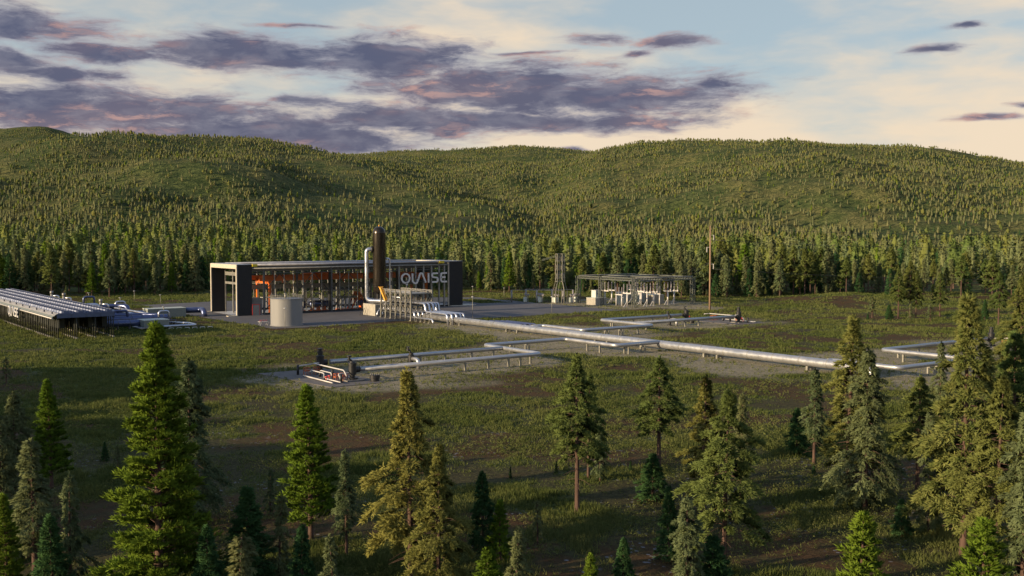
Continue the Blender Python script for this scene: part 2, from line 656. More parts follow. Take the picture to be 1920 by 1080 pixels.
YARD = [(-8, 67), (-10.5, 15), (-8.2, -46), (0, -47.5), (30, -43.5), (41, -50), (109.5, -50), (109.5, 20), (112, 36), (60, 70), (20, 72)]
YARD_HOLE = [(92, 6), (104, 4), (104, 30), (96, 30)]


def in_poly(x, y, poly):
    x = np.asarray(x)
    ins = np.zeros(x.shape, bool)
    n = len(poly)
    for i in range(n):
        x0, y0 = poly[i]
        x1, y1 = poly[(i + 1) % n]
        c = ((y0 > y) != (y1 > y)) & (x < (x1 - x0) * (y - y0) / (y1 - y0 + 1e-12) + x0)
        ins ^= c
    return ins


def cover(x, y):
    """grass thickness, dry straw and bare moss, each 0..1, for a place on the meadow"""
    d = dist_lines(x, y)
    n = fbm(x / 17.0, y / 17.0, 41, 4)
    n2 = fbm(x / 6.5 + 5, y / 6.5, 52, 3)
    dry = sstep(1 - d / 20.0 + (n - 0.5) * 1.7, 0.15, 0.75)
    moss = sstep(fbm(x / 12.0, y / 12.0, 63, 4), 0.50, 0.62) * (1 - dry * 0.8)
    _, r, _, _ = polar(x, y)
    near = 1 - sstep(r, 100, 180)
    grass = sstep(n2 * 0.5 + n * 0.5 - 0.12 * moss - 0.30 * dry - 0.05 * near, 0.36, 0.56)
    grass = np.maximum(grass, (1 - near) * (1 - 0.93 * dry) * (1 - 0.95 * moss) * sstep(n2, 0.25, 0.5) * 0.9)
    stones = near * sstep(fbm(x / 9.0 + 9, y / 9.0, 71, 3), 0.46, 0.60)
    return grass, dry, moss, stones


def front_angles():
    f = np.radians(np.arange(-40, 40.01, 0.22))
    c1 = np.radians(np.arange(44, 180, 4.0))
    return np.concatenate([-c1[::-1], f, c1])


def polar_sheet(name, rings, mt, centre=False, attr=False):
    az = front_angles()
    A, Rr = np.meshgrid(az, rings)
    X = CAM[0] + Rr * (np.sin(A) * RV[0] + np.cos(A) * FH[0])
    Y = CAM[1] + Rr * (np.sin(A) * RV[1] + np.cos(A) * FH[1])
    Zh = height(X, Y)
    nr, na = A.shape
    co = np.stack([X.ravel(), Y.ravel(), Zh.ravel()], 1)
    idx = np.arange(nr * na).reshape(nr, na)
    nxt = np.roll(idx, -1, axis=1)
    q = np.stack([idx[:-1].ravel(), nxt[:-1].ravel(), nxt[1:].ravel(), idx[1:].ravel()], 1)[:, ::-1]
    me = bpy.data.meshes.new(name)
    extra = 1 if centre else 0
    nv = len(co) + extra
    me.vertices.add(nv)
    if centre:
        co = np.vstack([co, [[CAM[0], CAM[1], hz(CAM[0], CAM[1])]]])
    me.vertices.foreach_set("co", co.ravel())
    tri = np.zeros((0, 3), int)
    if centre:
        tri = np.stack([idx[0], np.roll(idx[0], -1), np.full(na, nv - 1)], 1)[:, ::-1]
    nl = q.size + tri.size
    me.loops.add(nl)
    me.loops.foreach_set("vertex_index", np.concatenate([q.ravel(), tri.ravel()]).astype(np.int32))
    npoly = len(q) + len(tri)
    me.polygons.add(npoly)
    st = np.concatenate([np.arange(len(q)) * 4, len(q) * 4 + np.arange(len(tri)) * 3])
    me.polygons.foreach_set("loop_start", st.astype(np.int32))
    me.polygons.foreach_set("use_smooth", np.ones(npoly, bool))
    me.update(calc_edges=True)
    me.validate()
    if attr:
        g, d, m, s = cover(co[:, 0], co[:, 1])
        ca = me.attributes.new("cover", 'FLOAT_COLOR', 'POINT')
        ca.data.foreach_set("color", np.stack([g, d, m, s], 1).astype(np.float32).ravel())
    me.materials.append(mt)
    ob = bpy.data.objects.new(name, me)
    COL.objects.link(ob)
    tag(ob, kind='structure')
    return ob


def ground_mat():
    m = bpy.data.materials.new("meadow_soil")
    m.use_nodes = True
    t = NT(m.node_tree)
    b = m.node_tree.nodes['Principled BSDF']
    g = t.add('ShaderNodeNewGeometry')
    pos = g.outputs['Position']
    at_ = t.add('ShaderNodeAttribute', attribute_name="cover")
    sp = t.add('ShaderNodeSeparateColor')
    t.put(sp.inputs[0], at_.outputs['Color'])
    n1 = t.noise(pos, 1.6, 6.0, 0.65)
    n2 = t.noise(pos, 0.35, 5.0, 0.6)
    n3 = t.noise(pos, 5.0, 4.0, 0.7)
    soil = t.mix(t.ramp(n1, 0.3, 0.7), (0.030, 0.027, 0.014), (0.066, 0.060, 0.024))
    green = t.mix(t.ramp(n1, 0.35, 0.7), (0.056, 0.074, 0.022), (0.118, 0.142, 0.044))
    c = t.mix(t.math('MULTIPLY', sp.outputs[0], 0.85), soil, green)
    mossc = t.mix(t.ramp(n3, 0.35, 0.7), (0.050, 0.027, 0.013), (0.095, 0.056, 0.024))
    c = t.mix(t.math('MULTIPLY', sp.outputs[2], t.ramp(n2, 0.30, 0.60)), c, mossc)
    strawc = t.mix(t.ramp(n3, 0.30, 0.72), (0.13, 0.11, 0.07), (0.34, 0.30, 0.21))
    c = t.mix(t.math('MULTIPLY', sp.outputs[1], t.ramp(t.math('ADD', n1, t.math('MULTIPLY', n2, 0.6)), 0.52, 0.80)), c, strawc)
    # loose grey stones
    vo = t.add('ShaderNodeTexVoronoi')
    t.put(vo.inputs['Vector'], pos)
    vo.inputs['Scale'].default_value = 1.5
    stone = t.math('MULTIPLY', t.math('LESS_THAN', vo.outputs['Distance'], 0.26), t.math('MULTIPLY', at_.outputs['Alpha'], t.ramp(n2, 0.48, 0.58)))
    c = t.mix(t.math('MULTIPLY', stone, 0.9), c, (0.20, 0.20, 0.21))
    t.put(b.inputs['Base Color'], c)
    b.inputs['Roughness'].default_value = 0.95
    b.inputs['Specular IOR Level'].default_value = 0.1
    bn = t.add('ShaderNodeBump')
    bn.inputs['Strength'].default_value = 0.9
    bn.inputs['Distance'].default_value = 0.25
    t.put(bn.inputs['Height'], n1)
    t.put(b.inputs['Normal'], bn.outputs[0])
    return m


def hill_mat():
    m = bpy.data.materials.new("hill_grass")
    m.use_nodes = True
    t = NT(m.node_tree)
    b = m.node_tree.nodes['Principled BSDF']
    g = t.add('ShaderNodeNewGeometry')
    pos = g.outputs['Position']
    n1 = t.noise(pos, 0.012, 6.0, 0.6)
    n2 = t.noise(pos, 0.11, 5.0, 0.7)
    n3 = t.noise(pos, 0.5, 3.0, 0.6)
    a = t.mix(t.ramp(n2, 0.35, 0.65), (0.036, 0.054, 0.019), (0.100, 0.118, 0.040))
    a2 = t.mix(t.ramp(n2, 0.35, 0.65), (0.076, 0.082, 0.031), (0.178, 0.160, 0.060))
    c = t.mix(t.ramp(n1, 0.42, 0.62), a, a2)
    c = t.mix(t.ramp(n3, 0.47, 0.62, 0, 0.85), c, (0.022, 0.032, 0.013))
    t.put(b.inputs['Base Color'], c)
    b.inputs['Roughness'].default_value = 1.0
    b.inputs['Specular IOR Level'].default_value = 0.05
    bn = t.add('ShaderNodeBump')
    bn.inputs['Strength'].default_value = 1.0
    bn.inputs['Distance'].default_value = 2.5
    t.put(bn.inputs['Height'], n2)
    t.put(b.inputs['Normal'], bn.outputs[0])
    return m


R_SPLIT = 640.0
rings_a = [6.0, 12, 18, 25, 32, 40]
while rings_a[-1] * 1.0085 < R_SPLIT:
    rings_a.append(rings_a[-1] * 1.0085)
rings_a[-1] = R_SPLIT
rings_b = [R_SPLIT]
while rings_b[-1] < 5600:
    rings_b.append(rings_b[-1] * 1.011)
polar_sheet("ground", np.array(rings_a), ground_mat(), centre=True, attr=True)
polar_sheet("hills", np.array(rings_b), hill_mat())


# asphalt yard, its pale edging and pads
def asphalt_mat():
    m = bpy.data.materials.new("asphalt")
    m.use_nodes = True
    t = NT(m.node_tree)
    b = m.node_tree.nodes['Principled BSDF']
    g = t.add('ShaderNodeNewGeometry')
    n1 = t.noise(g.outputs['Position'], 0.12, 5.0, 0.6)
    n2 = t.noise(g.outputs['Position'], 6.0, 3.0, 0.7)
    c = t.mix(t.ramp(n1, 0.3, 0.7), (0.052, 0.050, 0.056), (0.082, 0.078, 0.084))
    c = t.mix(t.ramp(n2, 0.35, 0.8, 0, 0.5), c, (0.12, 0.115, 0.115))
    t.put(b.inputs['Base Color'], c)
    b.inputs['Roughness'].default_value = 0.85
    return m


M['asphalt'] = asphalt_mat()


def flat_sheet(name, poly, z, mt, hole=None):
    import bmesh
    bm = bmesh.new()
    lim = [bm.verts.new((x, y, z)) for x, y in poly]
    es = [bm.edges.new((lim[i], lim[(i + 1) % len(lim)])) for i in range(len(lim))]
    if hole:
        hv = [bm.verts.new((x, y, z)) for x, y in hole]
        es += [bm.edges.new((hv[i], hv[(i + 1) % len(hv)])) for i in range(len(hv))]
    bmesh.ops.triangle_fill(bm, edges=es, use_beauty=True)
    bmesh.ops.recalc_face_normals(bm, faces=bm.faces)
    for f in bm.faces:
        if f.normal.z < 0:
            f.normal_flip()
    me = bpy.data.meshes.new(name)
    bm.to_mesh(me)
    bm.free()
    me.materials.append(mt)
    ob = bpy.data.objects.new(name, me)
    COL.objects.link(ob)
    return tag(ob, kind='structure')


def ragged(poly, step, amp, seed):
    rng = random.Random(seed)
    res = []
    for i in range(len(poly)):
        a, b = poly[i], poly[(i + 1) % len(poly)]
        L = math.hypot(b[0] - a[0], b[1] - a[1])
        n = max(1, int(L / step))
        for k in range(n):
            t = k / n
            j = 0 if k == 0 else rng.uniform(-amp, amp)
            res.append((a[0] + (b[0] - a[0]) * t - (b[1] - a[1]) / L * j, a[1] + (b[1] - a[1]) * t + (b[0] - a[0]) / L * j))
    return res


flat_sheet("asphalt_yard", ragged(YARD, 3.0, 0.22, 3), 0.05, M['asphalt'], ragged(YARD_HOLE, 2.0, 0.2, 4))
PADS = [[(-45.5, -127.0), (-33.0, -127.0), (-33.0, -149.5), (-42.5, -149.5)], [(98, -88), (109.5, -90), (108.5, -109), (97.5, -108)]]
pm = mat("worn_concrete_pad", (0.13, 0.12, 0.115), 0.9, 0, 0.2, 0.8, 0.2)
for pd in PADS:
    mb = MB()
    mb.prism(pd[::-1], -0.3, 0.10)
    struct("concrete_pad", mb, pm)

# ---------------------------------------------------------------- the hall
L1, WID, HT = 80.5, 22.0, 15.4
hall = thing("industrial_hall", "long glass sided steel hall with black ribbed end portals on the asphalt yard", "building", (0, 0, 0.05))


def ribbed_wall(mb, x0, x1, y0, y1, z0, z1, rib=0.35, axis='x'):
    mb.box(x0, x1, y0, y1, z0, z1)
    n = int(((x1 - x0) if axis == 'x' else (y1 - y0)) / rib)
    for k in range(n):
        if axis == 'x':
            c = x0 + (k + 0.5) * (x1 - x0) / n
            mb.box(c - 0.05, c + 0.05, y0 - 0.06, y0 - 0.001, z0 + 0.03, z1 - 0.03)
            mb.box(c - 0.05, c + 0.05, y1 + 0.001, y1 + 0.06, z0 + 0.03, z1 - 0.03)
    return mb


# portals: near one x 0..4.8 (recess runs on to x 7), far one x 74.8..80.5
for (a, b, front) in ((0.25, 4.8, True), (75.0, 80.5, False)):
    for (y0, y1) in ((0.06, 0.55), (21.45, 21.94)):
        w = MB()
        ribbed_wall(w, a, b, y0, y1, 0.05, 14.2)
        part("portal_wall", w, M['black_clad'], hall)
    cl = MB()
    cl.box(a, b, 0.06, 21.94, 14.2, 15.3)
    part("portal_roof", cl, [M['black_clad']], hall)
    tp = MB()
    tp.box(a - 0.02, b + 0.02, -0.03, 22.03, 15.3, 15.42)
    part("roof_capping", tp, M['roof_grey'], hall)
    # side fascia of the roof, black ribs
    fz = MB()
    n = int((b - a) / 0.35)
    for k in range(n):
        c = a + (k + 0.5) * (b - a) / n
        fz.box(c - 0.05, c + 0.05, 0.0, 0.055, 14.2, 15.28)
    part("roof_fascia", fz, M['black_clad'], hall)
    tr = MB()
    xf0, xf1 = (-0.02, 0.25) if front else (74.73, 75.0)
    tr.box(xf0, xf1, -0.02, 0.62, 0.0, 14.1)
    tr.box(xf0, xf1, 21.38, 22.02, 0.0, 14.1)
    tr.box(xf0, xf1, -0.02, 22.02, 14.1, 15.32)
    part("portal_frame", tr, M['cream_trim'], hall)
for kb in ((-3.0, -0.03, -0.9, 0.9), (-3.0, -0.03, 21.1, 22.9), (75.2, 84.0, -1.6, -0.1), (80.55, 86.0, -0.09, 5.0)):
    sl_ = MB()
    sl_.box(*kb, 0.004, 0.25)
    part("entrance_kerb", sl_, M['cream_trim'], hall)
fl = MB()
fl.box(0.3, 80.3, 0.56, 21.4, -0.2, 0.06)
part("hall_floor_slab", fl, M['floor'], hall)
# roof deck, ceiling beams, roof edge tubes
rf = MB()
rf.box(4.82, 74.7, 1.2, 21.0, 14.30, 14.75)
part("roof", rf, M['roof_grey'], hall)
cb = MB()
for k in range(24):
    x = 7.0 + k * 2.9
    cb.box(x, x + 0.22, 1.3, 20.9, 13.75, 14.29)
for y in (3.5, 7, 11, 15, 18.5):
    cb.box(5, 74.6, y, y + 0.2, 13.2, 13.74)
part("ceiling_beam", cb, M['steel_grey'], hall)
g = MB()
g.tube([(4.9, 0.1, 15.25), (75.0, 0.1, 15.25)], 0.36, 14)
part("roof_edge_tube", g, M['gutter'], hall)
g = MB()
g.tube([(4.9, 21.9, 15.2), (74.7, 21.9, 15.2)], 0.36, 12)
part("roof_edge_tube", g, M['gutter'], hall)
g = MB()
g.box(4.85, 74.7, 0.5, 1.15, 14.35, 14.9)
g.box(4.85, 74.7, 21.05, 21.6, 14.35, 14.9)
part("eaves_gutter", g, M['steel_dark'], hall)
g = MB()
g.tube([(4.9, 0.02, 14.2), (74.7, 0.02, 14.2)], 0.26, 12)
part("eaves_beam", g, M['steel_grey'], hall)
lv = MB()
for z in (13.75, 13.3, 12.8):
    for y in (0.15, 21.7):
        lv.box(4.9, 74.7, y, y + 0.14, z - 0.1, z)
part("louvre_rail", lv, M['steel_dark'], hall)
for (x0, x1) in ((4.5, 6.6), (70.6, 73.0)):
    y_ = MB()
    y_.box(x0 + 0.35, x1 - 0.2, -0.45, 0.5, 14.72, 15.5)
    part("yellow_roof_bracket", y_, M['yellow'], hall)
# façade columns and mullions
HEAVY = [8.7, 31.2, 55.6, 61.9, 65.0, 68.1, 71.1, 73.2]
for x in HEAVY:
    for y in (0.35, 21.65):
        c = MB()
        c.box(x - 0.26, x + 0.26, y - 0.24, y + 0.24, 0.06, 14.1)
        part("column", c, M['steel_grey'] if x > 40 or y > 5 else M['steel_dark'], hall)
for x in [12.1 + 3.14 * k for k in range(14)]:
    if min(abs(x - h) for h in HEAVY) < 0.9:
        continue
    for y in (0.35, 21.65):
        c = MB()
        c.box(x - 0.1, x + 0.1, y - 0.12, y + 0.12, 0.5, 12.7)
        part("mullion", c, M['white_steel'], hall)
for y in (0.35, 21.65):
    c = MB()
    c.box(9.0, 74.6, y - 0.18, y + 0.18, 0.05, 0.62)
    part("plinth_rail", c, M['black_clad'], hall)
    c = MB()
    c.box(4.85, 74.6, y - 0.13, y + 0.13, 12.55, 12.68)
    part("transom", c, M['steel_dark'], hall)
# bracing just inside the glass
XB = [8.7, 20.0, 31.2, 43.5, 55.6, 65]
for y in (1.6, 20.3):
    for a, b in zip(XB[:-1], XB[1:]):
        mid = (a + b) / 2
        br = MB()
        for (z0, z1) in ((0.3, 6.4), (6.4, 12.5)):
            br.beam((a, y, z0), (mid, y, z1), 0.2)
            br.beam((b, y + 0.03, z0), (mid, y + 0.03, z1), 0.2)
        part("cross_brace", br, M['steel_dark'], hall)
for x in XB[1:-1]:
    for y in (1.6, 20.3):
        c = MB()
        c.box(x - 0.3, x + 0.3, y - 0.3, y + 0.3, 0.06, 13.1)
        part("inner_column", c, M['steel_dark'] if y < 5 else M['galv'], hall)
gl = MB()
gl._add([(9.0, 0.22, 0.62), (74.5, 0.22, 0.62), (74.5, 0.22, 12.55), (9.0, 0.22, 12.55)], [(0, 1, 2, 3)])
part("glass_front", gl, M['glass'], hall)
# end wall inside the near portal, with a tall glazed door
ew = MB()
for (y0, y1, z0, z1) in ((0.8, 1.2, 0.07, 14.1), (7.6, 8.1, 0.07, 14.1), (14.2, 14.7, 0.07, 14.1), (20.8, 21.2, 0.07, 14.1)):
    ew.box(4.3, 4.7, y0, y1, z0, z1)
for (z0, z1) in ((8.9, 9.6), (11.6, 12.7), (13.3, 13.6)):
    for (y0, y1) in ((1.2, 7.6), (8.1, 14.2), (14.7, 20.8)):
        ew.box(4.34, 4.66, y0, y1, z0, z1)
part("end_wall_frame", ew, M['steel_grey'], hall)
dh = MB()
dh.box(3.8, 4.29, 1.0, 7.4, 7.7, 8.8)
part("door_header", dh, M['cream_trim'], hall)
dd = MB()
dd.box(4.0, 4.2, 1.2, 1.55, 0.07, 7.7)
dd.box(4.0, 4.2, 6.8, 7.2, 0.07, 7.7)
dd.box(4.0, 4.2, 4.0, 4.25, 0.07, 7.7)
dd.box(4.02, 4.18, 1.55, 4.0, 3.3, 3.5)
dd.box(4.02, 4.18, 4.25, 6.8, 3.3, 3.5)
dw = part("door", dd, M['steel_grey'], hall)
dg = MB()
dg._add([(4.1, 1.55, 0.1), (4.1, 6.8, 0.1), (4.1, 6.8, 7.7), (4.1, 1.55, 7.7)], [(0, 3, 2, 1)])
part("door_glass", dg, M['glass'], dw)
kw = MB()
kw.box(5.0, 8.2, 0.76, 6.0, 0.07, 5.2)
part("precast_room", kw, M['dark_concrete'], hall)
kd = MB()
kd.box(5.2, 7.3, 0.58, 0.755, 0.07, 3.1)
part("service_door", kd, M['steel_grey'], hall)
kf = MB()
kf.box(5.05, 5.19, 0.56, 0.74, 0.07, 3.3)
kf.box(7.31, 7.45, 0.56, 0.74, 0.07, 3.3)
kf.box(5.19, 7.31, 0.56, 0.74, 3.11, 3.3)
part("red_door_frame", kf, M['red'], hall)
# upper corridor duct and platforms built into the hall
pl = MB()
pl.box(9.5, 70, 12.5, 17.0, 8.0, 8.25)
pl.box(9.5, 70, 12.3, 12.48, 7.2, 8.6)
for x in range(12, 70, 6):
    pl.box(x, x + 0.25, 13.0, 13.25, 0.08, 7.99)
    pl.box(x, x + 0.25, 16.5, 16.75, 0.08, 7.99)
part("mezzanine", pl, M['steel_grey'], hall)
rl = MB()
for z in (9.0, 9.5):
    rl.tube([(9.6, 12.35, z), (69.9, 12.35, z)], 0.04, 6)
part("handrail", rl, M['white_steel'], hall)

# things inside the hall
gc = thing("gantry_crane", "orange gantry crane spanning the inside of the glass hall", "crane", (40, 9, 0.1))
for y in (5.5, 15.5):
    q = MB()
    q.box(9.4, 70.5, y, y + 0.7, 10.0, 11.5)
    part("girder", q, M['orange'], gc)
for x in (12.5, 69.0):
    q = MB()
    q.box(x, x + 0.9, 5.45, 16.2, 9.1, 9.98)
    part("end_beam", q, M['orange'], gc)
    for y in (5.6, 15.4):
        q = MB()
        q.box(x + 0.1, x + 0.8, y, y + 0.7, 0.09, 9.09)
        part("leg", q, M['orange'], gc)
q = MB()
q.box(28.5, 33.8, 3.2, 16.6, 11.52, 12.1)
q.box(28.6, 33.7, 5.3, 6.4, 12.1, 12.4)
part("trolley", q, M['orange'], gc)
for x in (17, 24.5, 38, 47, 55):
    q = MB()
    q.box(x, x + 0.35, 5.6, 6.0, 9.3, 9.99)
    part("cable_hanger", q, M['orange'], gc)


def capsule(mb, a, b, r, n=14):
    a = np.array(a, float)
    b = np.array(b, float)
    d = (b - a) / np.linalg.norm(b - a)
    pts, rs = [], []
    for k in range(5):
        t = k / 4 * PI / 2
        pts.append(a - d * r * 0.6 * (1 - math.sin(t)))
        rs.append(max(r * math.sin(t), 0.05))
    for k in range(5):
        t = k / 4 * PI / 2
        pts.append(b + d * r * 0.6 * math.sin(t))
        rs.append(max(r * math.cos(t), 0.05))
    return mb.tube(pts, rs, n)


def machine(x, y, ln, r, label, low=True):
    t = thing("turbine_set", label, "machine", (x, y, 0.1), "turbine sets inside the hall")
    q = MB()
    capsule(q, (x - ln / 2, y, 2.2), (x + ln / 2, y, 2.2), r)
    part("casing", q, M['blue_pipe'], t)
    q = MB()
    for dx in (-ln * 0.35, 0, ln * 0.35):
        q.box(x + dx - 0.25, x + dx + 0.25, y - r * 0.8, y + r * 0.8, 0.4, 1.6)
    q.box(x - ln / 2, x + ln / 2, y - r, y + r, 0.07, 0.4)
    part("skid", q, M['orange'], t)
    q = MB()
    q.box(x - ln * 0.45, x + ln * 0.3, y - r * 0.7, y + r * 0.7, 2.2 + r, 2.35 + r)
    part("top_platform", q, M['white_steel'], t)
    q = MB()
    q.pipe([(x + ln * 0.2, y, 2.2), (x + ln * 0.2, y, 5.4), (x + ln * 0.2, y + 4, 5.4)], 0.3)
    part("riser_pipe", q, M['steel_grey'], t)


machine(21.5, 7.5, 7.0, 1.2, "blue horizontal turbine set behind the storage tank inside the hall")
machine(29.5, 6.5, 6.0, 1.1, "blue horizontal turbine set under the bright crane trolley")
machine(48.0, 8.0, 7.0, 1.2, "blue horizontal turbine set behind the dark separator tower")
machine(61.5, 8.5, 5.0, 1.1, "blue horizontal turbine set below the aluminium letters on the facade")
t = thing("pump_skid", "grey topped orange pump skid beside the tower inside the hall", "machine", (40.5, 6, 0.1))
q = MB()
q.box(36.2, 42.4, 4.2, 8.2, 3.9, 4.5)
q.box(36.6, 41.0, 4.4, 8.0, 6.3, 6.7)
part("top_slab", q, M['concrete'], t)
for x in (36.5, 38.0, 39.5):
    for y in (4.5, 7.6):
        q = MB()
        q.box(x, x + 0.5, y, y + 0.4, 0.07, 3.89)
        part("leg", q, M['white_steel'], t)
q = MB()
for y in (4.6, 7.4):
    q.beam((40.3, y, 0.2), (42.8, y, 5.2), 0.4)
    q.beam((46.2, y, 0.2), (43.5, y, 5.2), 0.4)
    q.box(42.5, 43.7, y - 0.2, y + 0.2, 3.0, 5.8)
q.box(36.4, 46.4, 4.3, 8.0, 0.07, 0.4)
part("frame", q, M['orange'], t)
for (x0, y0, ln, z, lb) in ((33.0, 5.0, 4.2, 6.4, "white raised work platform left of the orange pump skid inside the hall"),
                            (12.5, 3.6, 6.5, 5.0, "white sloping walkway near the service door inside the hall")):
    t = thing("work_platform", lb, "platform", (x0, y0, 0.1))
    q = MB()
    q.box(x0 - ln / 2, x0 + ln / 2, y0 - 1, y0 + 1, z, z + 0.25)
    part("deck", q, M['white_steel'], t)
    for dx in (-ln / 2 + 0.2, ln / 2 - 0.3):
        q = MB()
        q.box(x0 + dx, x0 + dx + 0.15, y0 - 0.9, y0 - 0.75, 0.07, z - 0.001)
        q.box(x0 + dx, x0 + dx + 0.15, y0 + 0.75, y0 + 0.9, 0.07, z - 0.001)
        part("leg", q, M['steel_grey'], t)

# ---------------------------------------------------------------- lettering
# stroke paths on a 1 x 1 cell; each letter is swept with a square pen
def arc(cx_, cy_, rx_, ry_, a0, a1, n=14):
    return [(cx_ + rx_ * math.cos(rad(a0 + (a1 - a0) * k / n)), cy_ + ry_ * math.sin(rad(a0 + (a1 - a0) * k / n))) for k in range(n + 1)]


LET = {}
LET['Q'] = [arc(0.46, 0.5, 0.40, 0.46, 90, 450, 24), [(0.50, 0.04), (0.60, -0.20)]]
LET['UA'] = [[(0.0, 0.98)] + arc(0.30, 0.34, 0.30, 0.36, 180, 300, 12) + [(0.62, 0.42), (0.74, 0.80)] + arc(0.90, 0.82, 0.15, 0.16, 160, 20, 8) + [(1.06, 0.78), (1.38, 0.02)]]
LET['I'] = [[(0.05, 0.02), (0.05, 0.98)]]
LET['S'] = [[(0.76, 0.94)] + arc(0.20, 0.74, 0.17, 0.20, 90, 250, 10) + arc(0.58, 0.28, 0.17, 0.22, 70, -90, 10) + [(0.02, 0.06)]]
LET['E'] = [[(0.78, 0.94)] + arc(0.22, 0.74, 0.18, 0.20, 90, 180, 6) + arc(0.22, 0.26, 0.18, 0.20, 180, 270, 6) + [(0.78, 0.06)], [(0.05, 0.52), (0.58, 0.52)]]


def stroke(mb, path, w, dep, fn):
    pts = [np.array(p, float) for p in path]
    n = len(pts)
    vs = []
    for i in range(n):
        if i == 0:
            d = pts[1] - pts[0]
        elif i == n - 1:
            d = pts[-1] - pts[-2]
        else:
            d = pts[i + 1] - pts[i - 1]
        d = d / np.linalg.norm(d)
        nn = np.array([-d[1], d[0]])
        for s in (1, -1):
            for q_ in (0, 1):
                p = pts[i] + nn * s * w / 2
                vs.append(fn(p[0], p[1], q_ * dep))
    fs = []
    for i in range(n - 1):
        a = i * 4
        b = a + 4
        fs += [(a, a + 2, b + 2, b), (a + 1, b + 1, b + 3, a + 3), (a, b, b + 1, a + 1), (a + 2, a + 3, b + 3, b + 2)]
    fs += [(0, 1, 3, 2), (n * 4 - 4, n * 4 - 2, n * 4 - 1, n * 4 - 3)]
    mb._add(vs, fs)


def lettering(label, cells, h, wd, fn, loc):
    """cells: (letter, start, width)"""
    sg = thing("letter_sign", label, "sign", loc)
    for (nm, x0, cw) in cells:
        q = MB()
        for path in LET[nm]:
            stroke(q, [(x0 + p[0] * cw, p[1] * h) for p in path], wd, 0.35, fn)
        part("letter", q, M['letter'], sg)
    return sg


CELLS = [('Q', 0.0, 4.3), ('UA', 5.0, 4.35), ('I', 12.1, 2.6), ('S', 13.7, 3.7), ('E', 17.8, 3.7)]
sg = lettering("large aluminium letters hung on the right half of the hall facade", [(c[0], c[1] * 0.86, c[2] * 0.86) for c in CELLS], 3.3, 0.54,
               lambda a, z, d: (55.9 + a, -0.75 + d, 8.3 + z), (56, -0.6, 7.5))
q = MB()
for z in (8.75, 11.2):
    q.box(56, 73.6, -0.38, -0.3, z - 0.05, z + 0.05)
for x in (58, 62.5, 67, 71):
    q.box(x, x + 0.1, -0.29, 0.1, 8.7, 8.8)
    q.box(x, x + 0.1, -0.29, 0.1, 11.15, 11.25)
part("mounting_rail", q, M['steel_dark'], sg)

# ---------------------------------------------------------------- storage tank
tk = thing("storage_tank", "pale grey cylindrical storage tank on the yard in front of the hall", "tank", (-0.9, -38.0, 0.05))
q = MB()
q.lathe((-0.9, -38, 0.05), [(4.42, 0), (4.42, 0.18), (4.22, 0.2), (4.22, 7.05), (4.36, 7.07), (4.36, 7.22), (4.1, 7.3), (0.1, 7.55)], 48)
part("shell", q, M['tank'], tk)
q = MB()
for k in range(40):
    a = 2 * PI * k / 40
    q.beam((-0.9 + 4.2 * math.cos(a), -38 + 4.2 * math.sin(a), 7.2), (-0.9 + 4.2 * math.cos(a), -38 + 4.2 * math.sin(a), 8.15), 0.09)
for z in (7.7, 8.15):
    q.tube([(-0.9 + 4.2 * math.cos(2 * PI * k / 32), -38 + 4.2 * math.sin(2 * PI * k / 32), z) for k in range(33)], 0.035, 5, cap=False)
part("railing", q, M['galv'], tk)
q = MB()
q.cyl((-2.0, -39.8, 7.3), (-2.0, -39.8, 8.6), 0.28)
q.cyl((-2.0, -39.8, 8.6), (-2.0, -39.8, 8.75), 0.4)
part("roof_nozzle", q, M['galv'], tk)
t = thing("pipe_trestle", "small white pipe trestle beside the storage tank", "trestle", (-6.4, -35.2, 0.05))
q = MB()
q.box(-7.6, -5.2, -35.9, -34.5, 1.0, 1.12)
part("top_frame", q, M['white_steel'], t)
for (x, y) in ((-7.4, -35.7), (-5.4, -35.7), (-7.4, -34.7), (-5.4, -34.7)):
    q = MB()
    q.beam((x, y, 0.06), (x + 0.4, y, 1.0), 0.1)
    part("leg", q, M['white_steel'], t)
q = MB()
for k in range(5):
    q.cyl((-7.3 + 0.45 * k, -35.4, 1.12), (-7.3 + 0.45 * k, -35.4, 1.6), 0.05)
part("valve_stem", q, M['red'], t)

# ---------------------------------------------------------------- separator tower on its plinth
pt = thing("separator_tower", "tall dark domed separator tower on a concrete plinth before the hall", "tower", (37, -20.4, 0.05))
q = MB()
q.box(33.4, 40.6, -24.2, -16.6, 0.05, 3.5)
part("plinth", q, M['concrete'], pt)
TX, TY = 37.0, -20.3
prof = [(1.9, 7.2), (1.95, 7.6), (1.95, 24.6), (1.99, 24.62), (1.99, 24.8), (1.95, 24.82)]
for k in range(1, 8):
    a = k / 7.0 * PI / 2
    prof.append((max(1.95 * math.cos(a), 0.12), 24.82 + 2.0 * math.sin(a)))
prof = [(0.5, 6.4), (1.2, 6.6), (1.7, 6.9)] + prof
q = MB()
q.lathe((TX, TY, 0), prof, 40)
part("vessel", q, M['vessel'], pt)
q = MB()
q.lathe((TX, TY, 0), [(0.12, 26.8), (0.12, 27.1), (0.22, 27.12), (0.22, 27.25)], 10)
part("top_nozzle", q, M['amber'], pt)
q = MB()
for k in range(6):
    a = 2 * PI * k / 6 + 0.3
    q.beam((TX + 1.7 * math.cos(a), TY + 1.7 * math.sin(a), 3.5), (TX + 1.7 * math.cos(a), TY + 1.7 * math.sin(a), 7.4), 0.3)
q.lathe((TX, TY, 0), [(1.0, 3.5), (1.0, 6.5)], 16)
q.tube([(TX + 2.3 * math.cos(2 * PI * k / 24), TY + 2.3 * math.sin(2 * PI * k / 24), 8.6) for k in range(25)], 0.06, 5, cap=False)
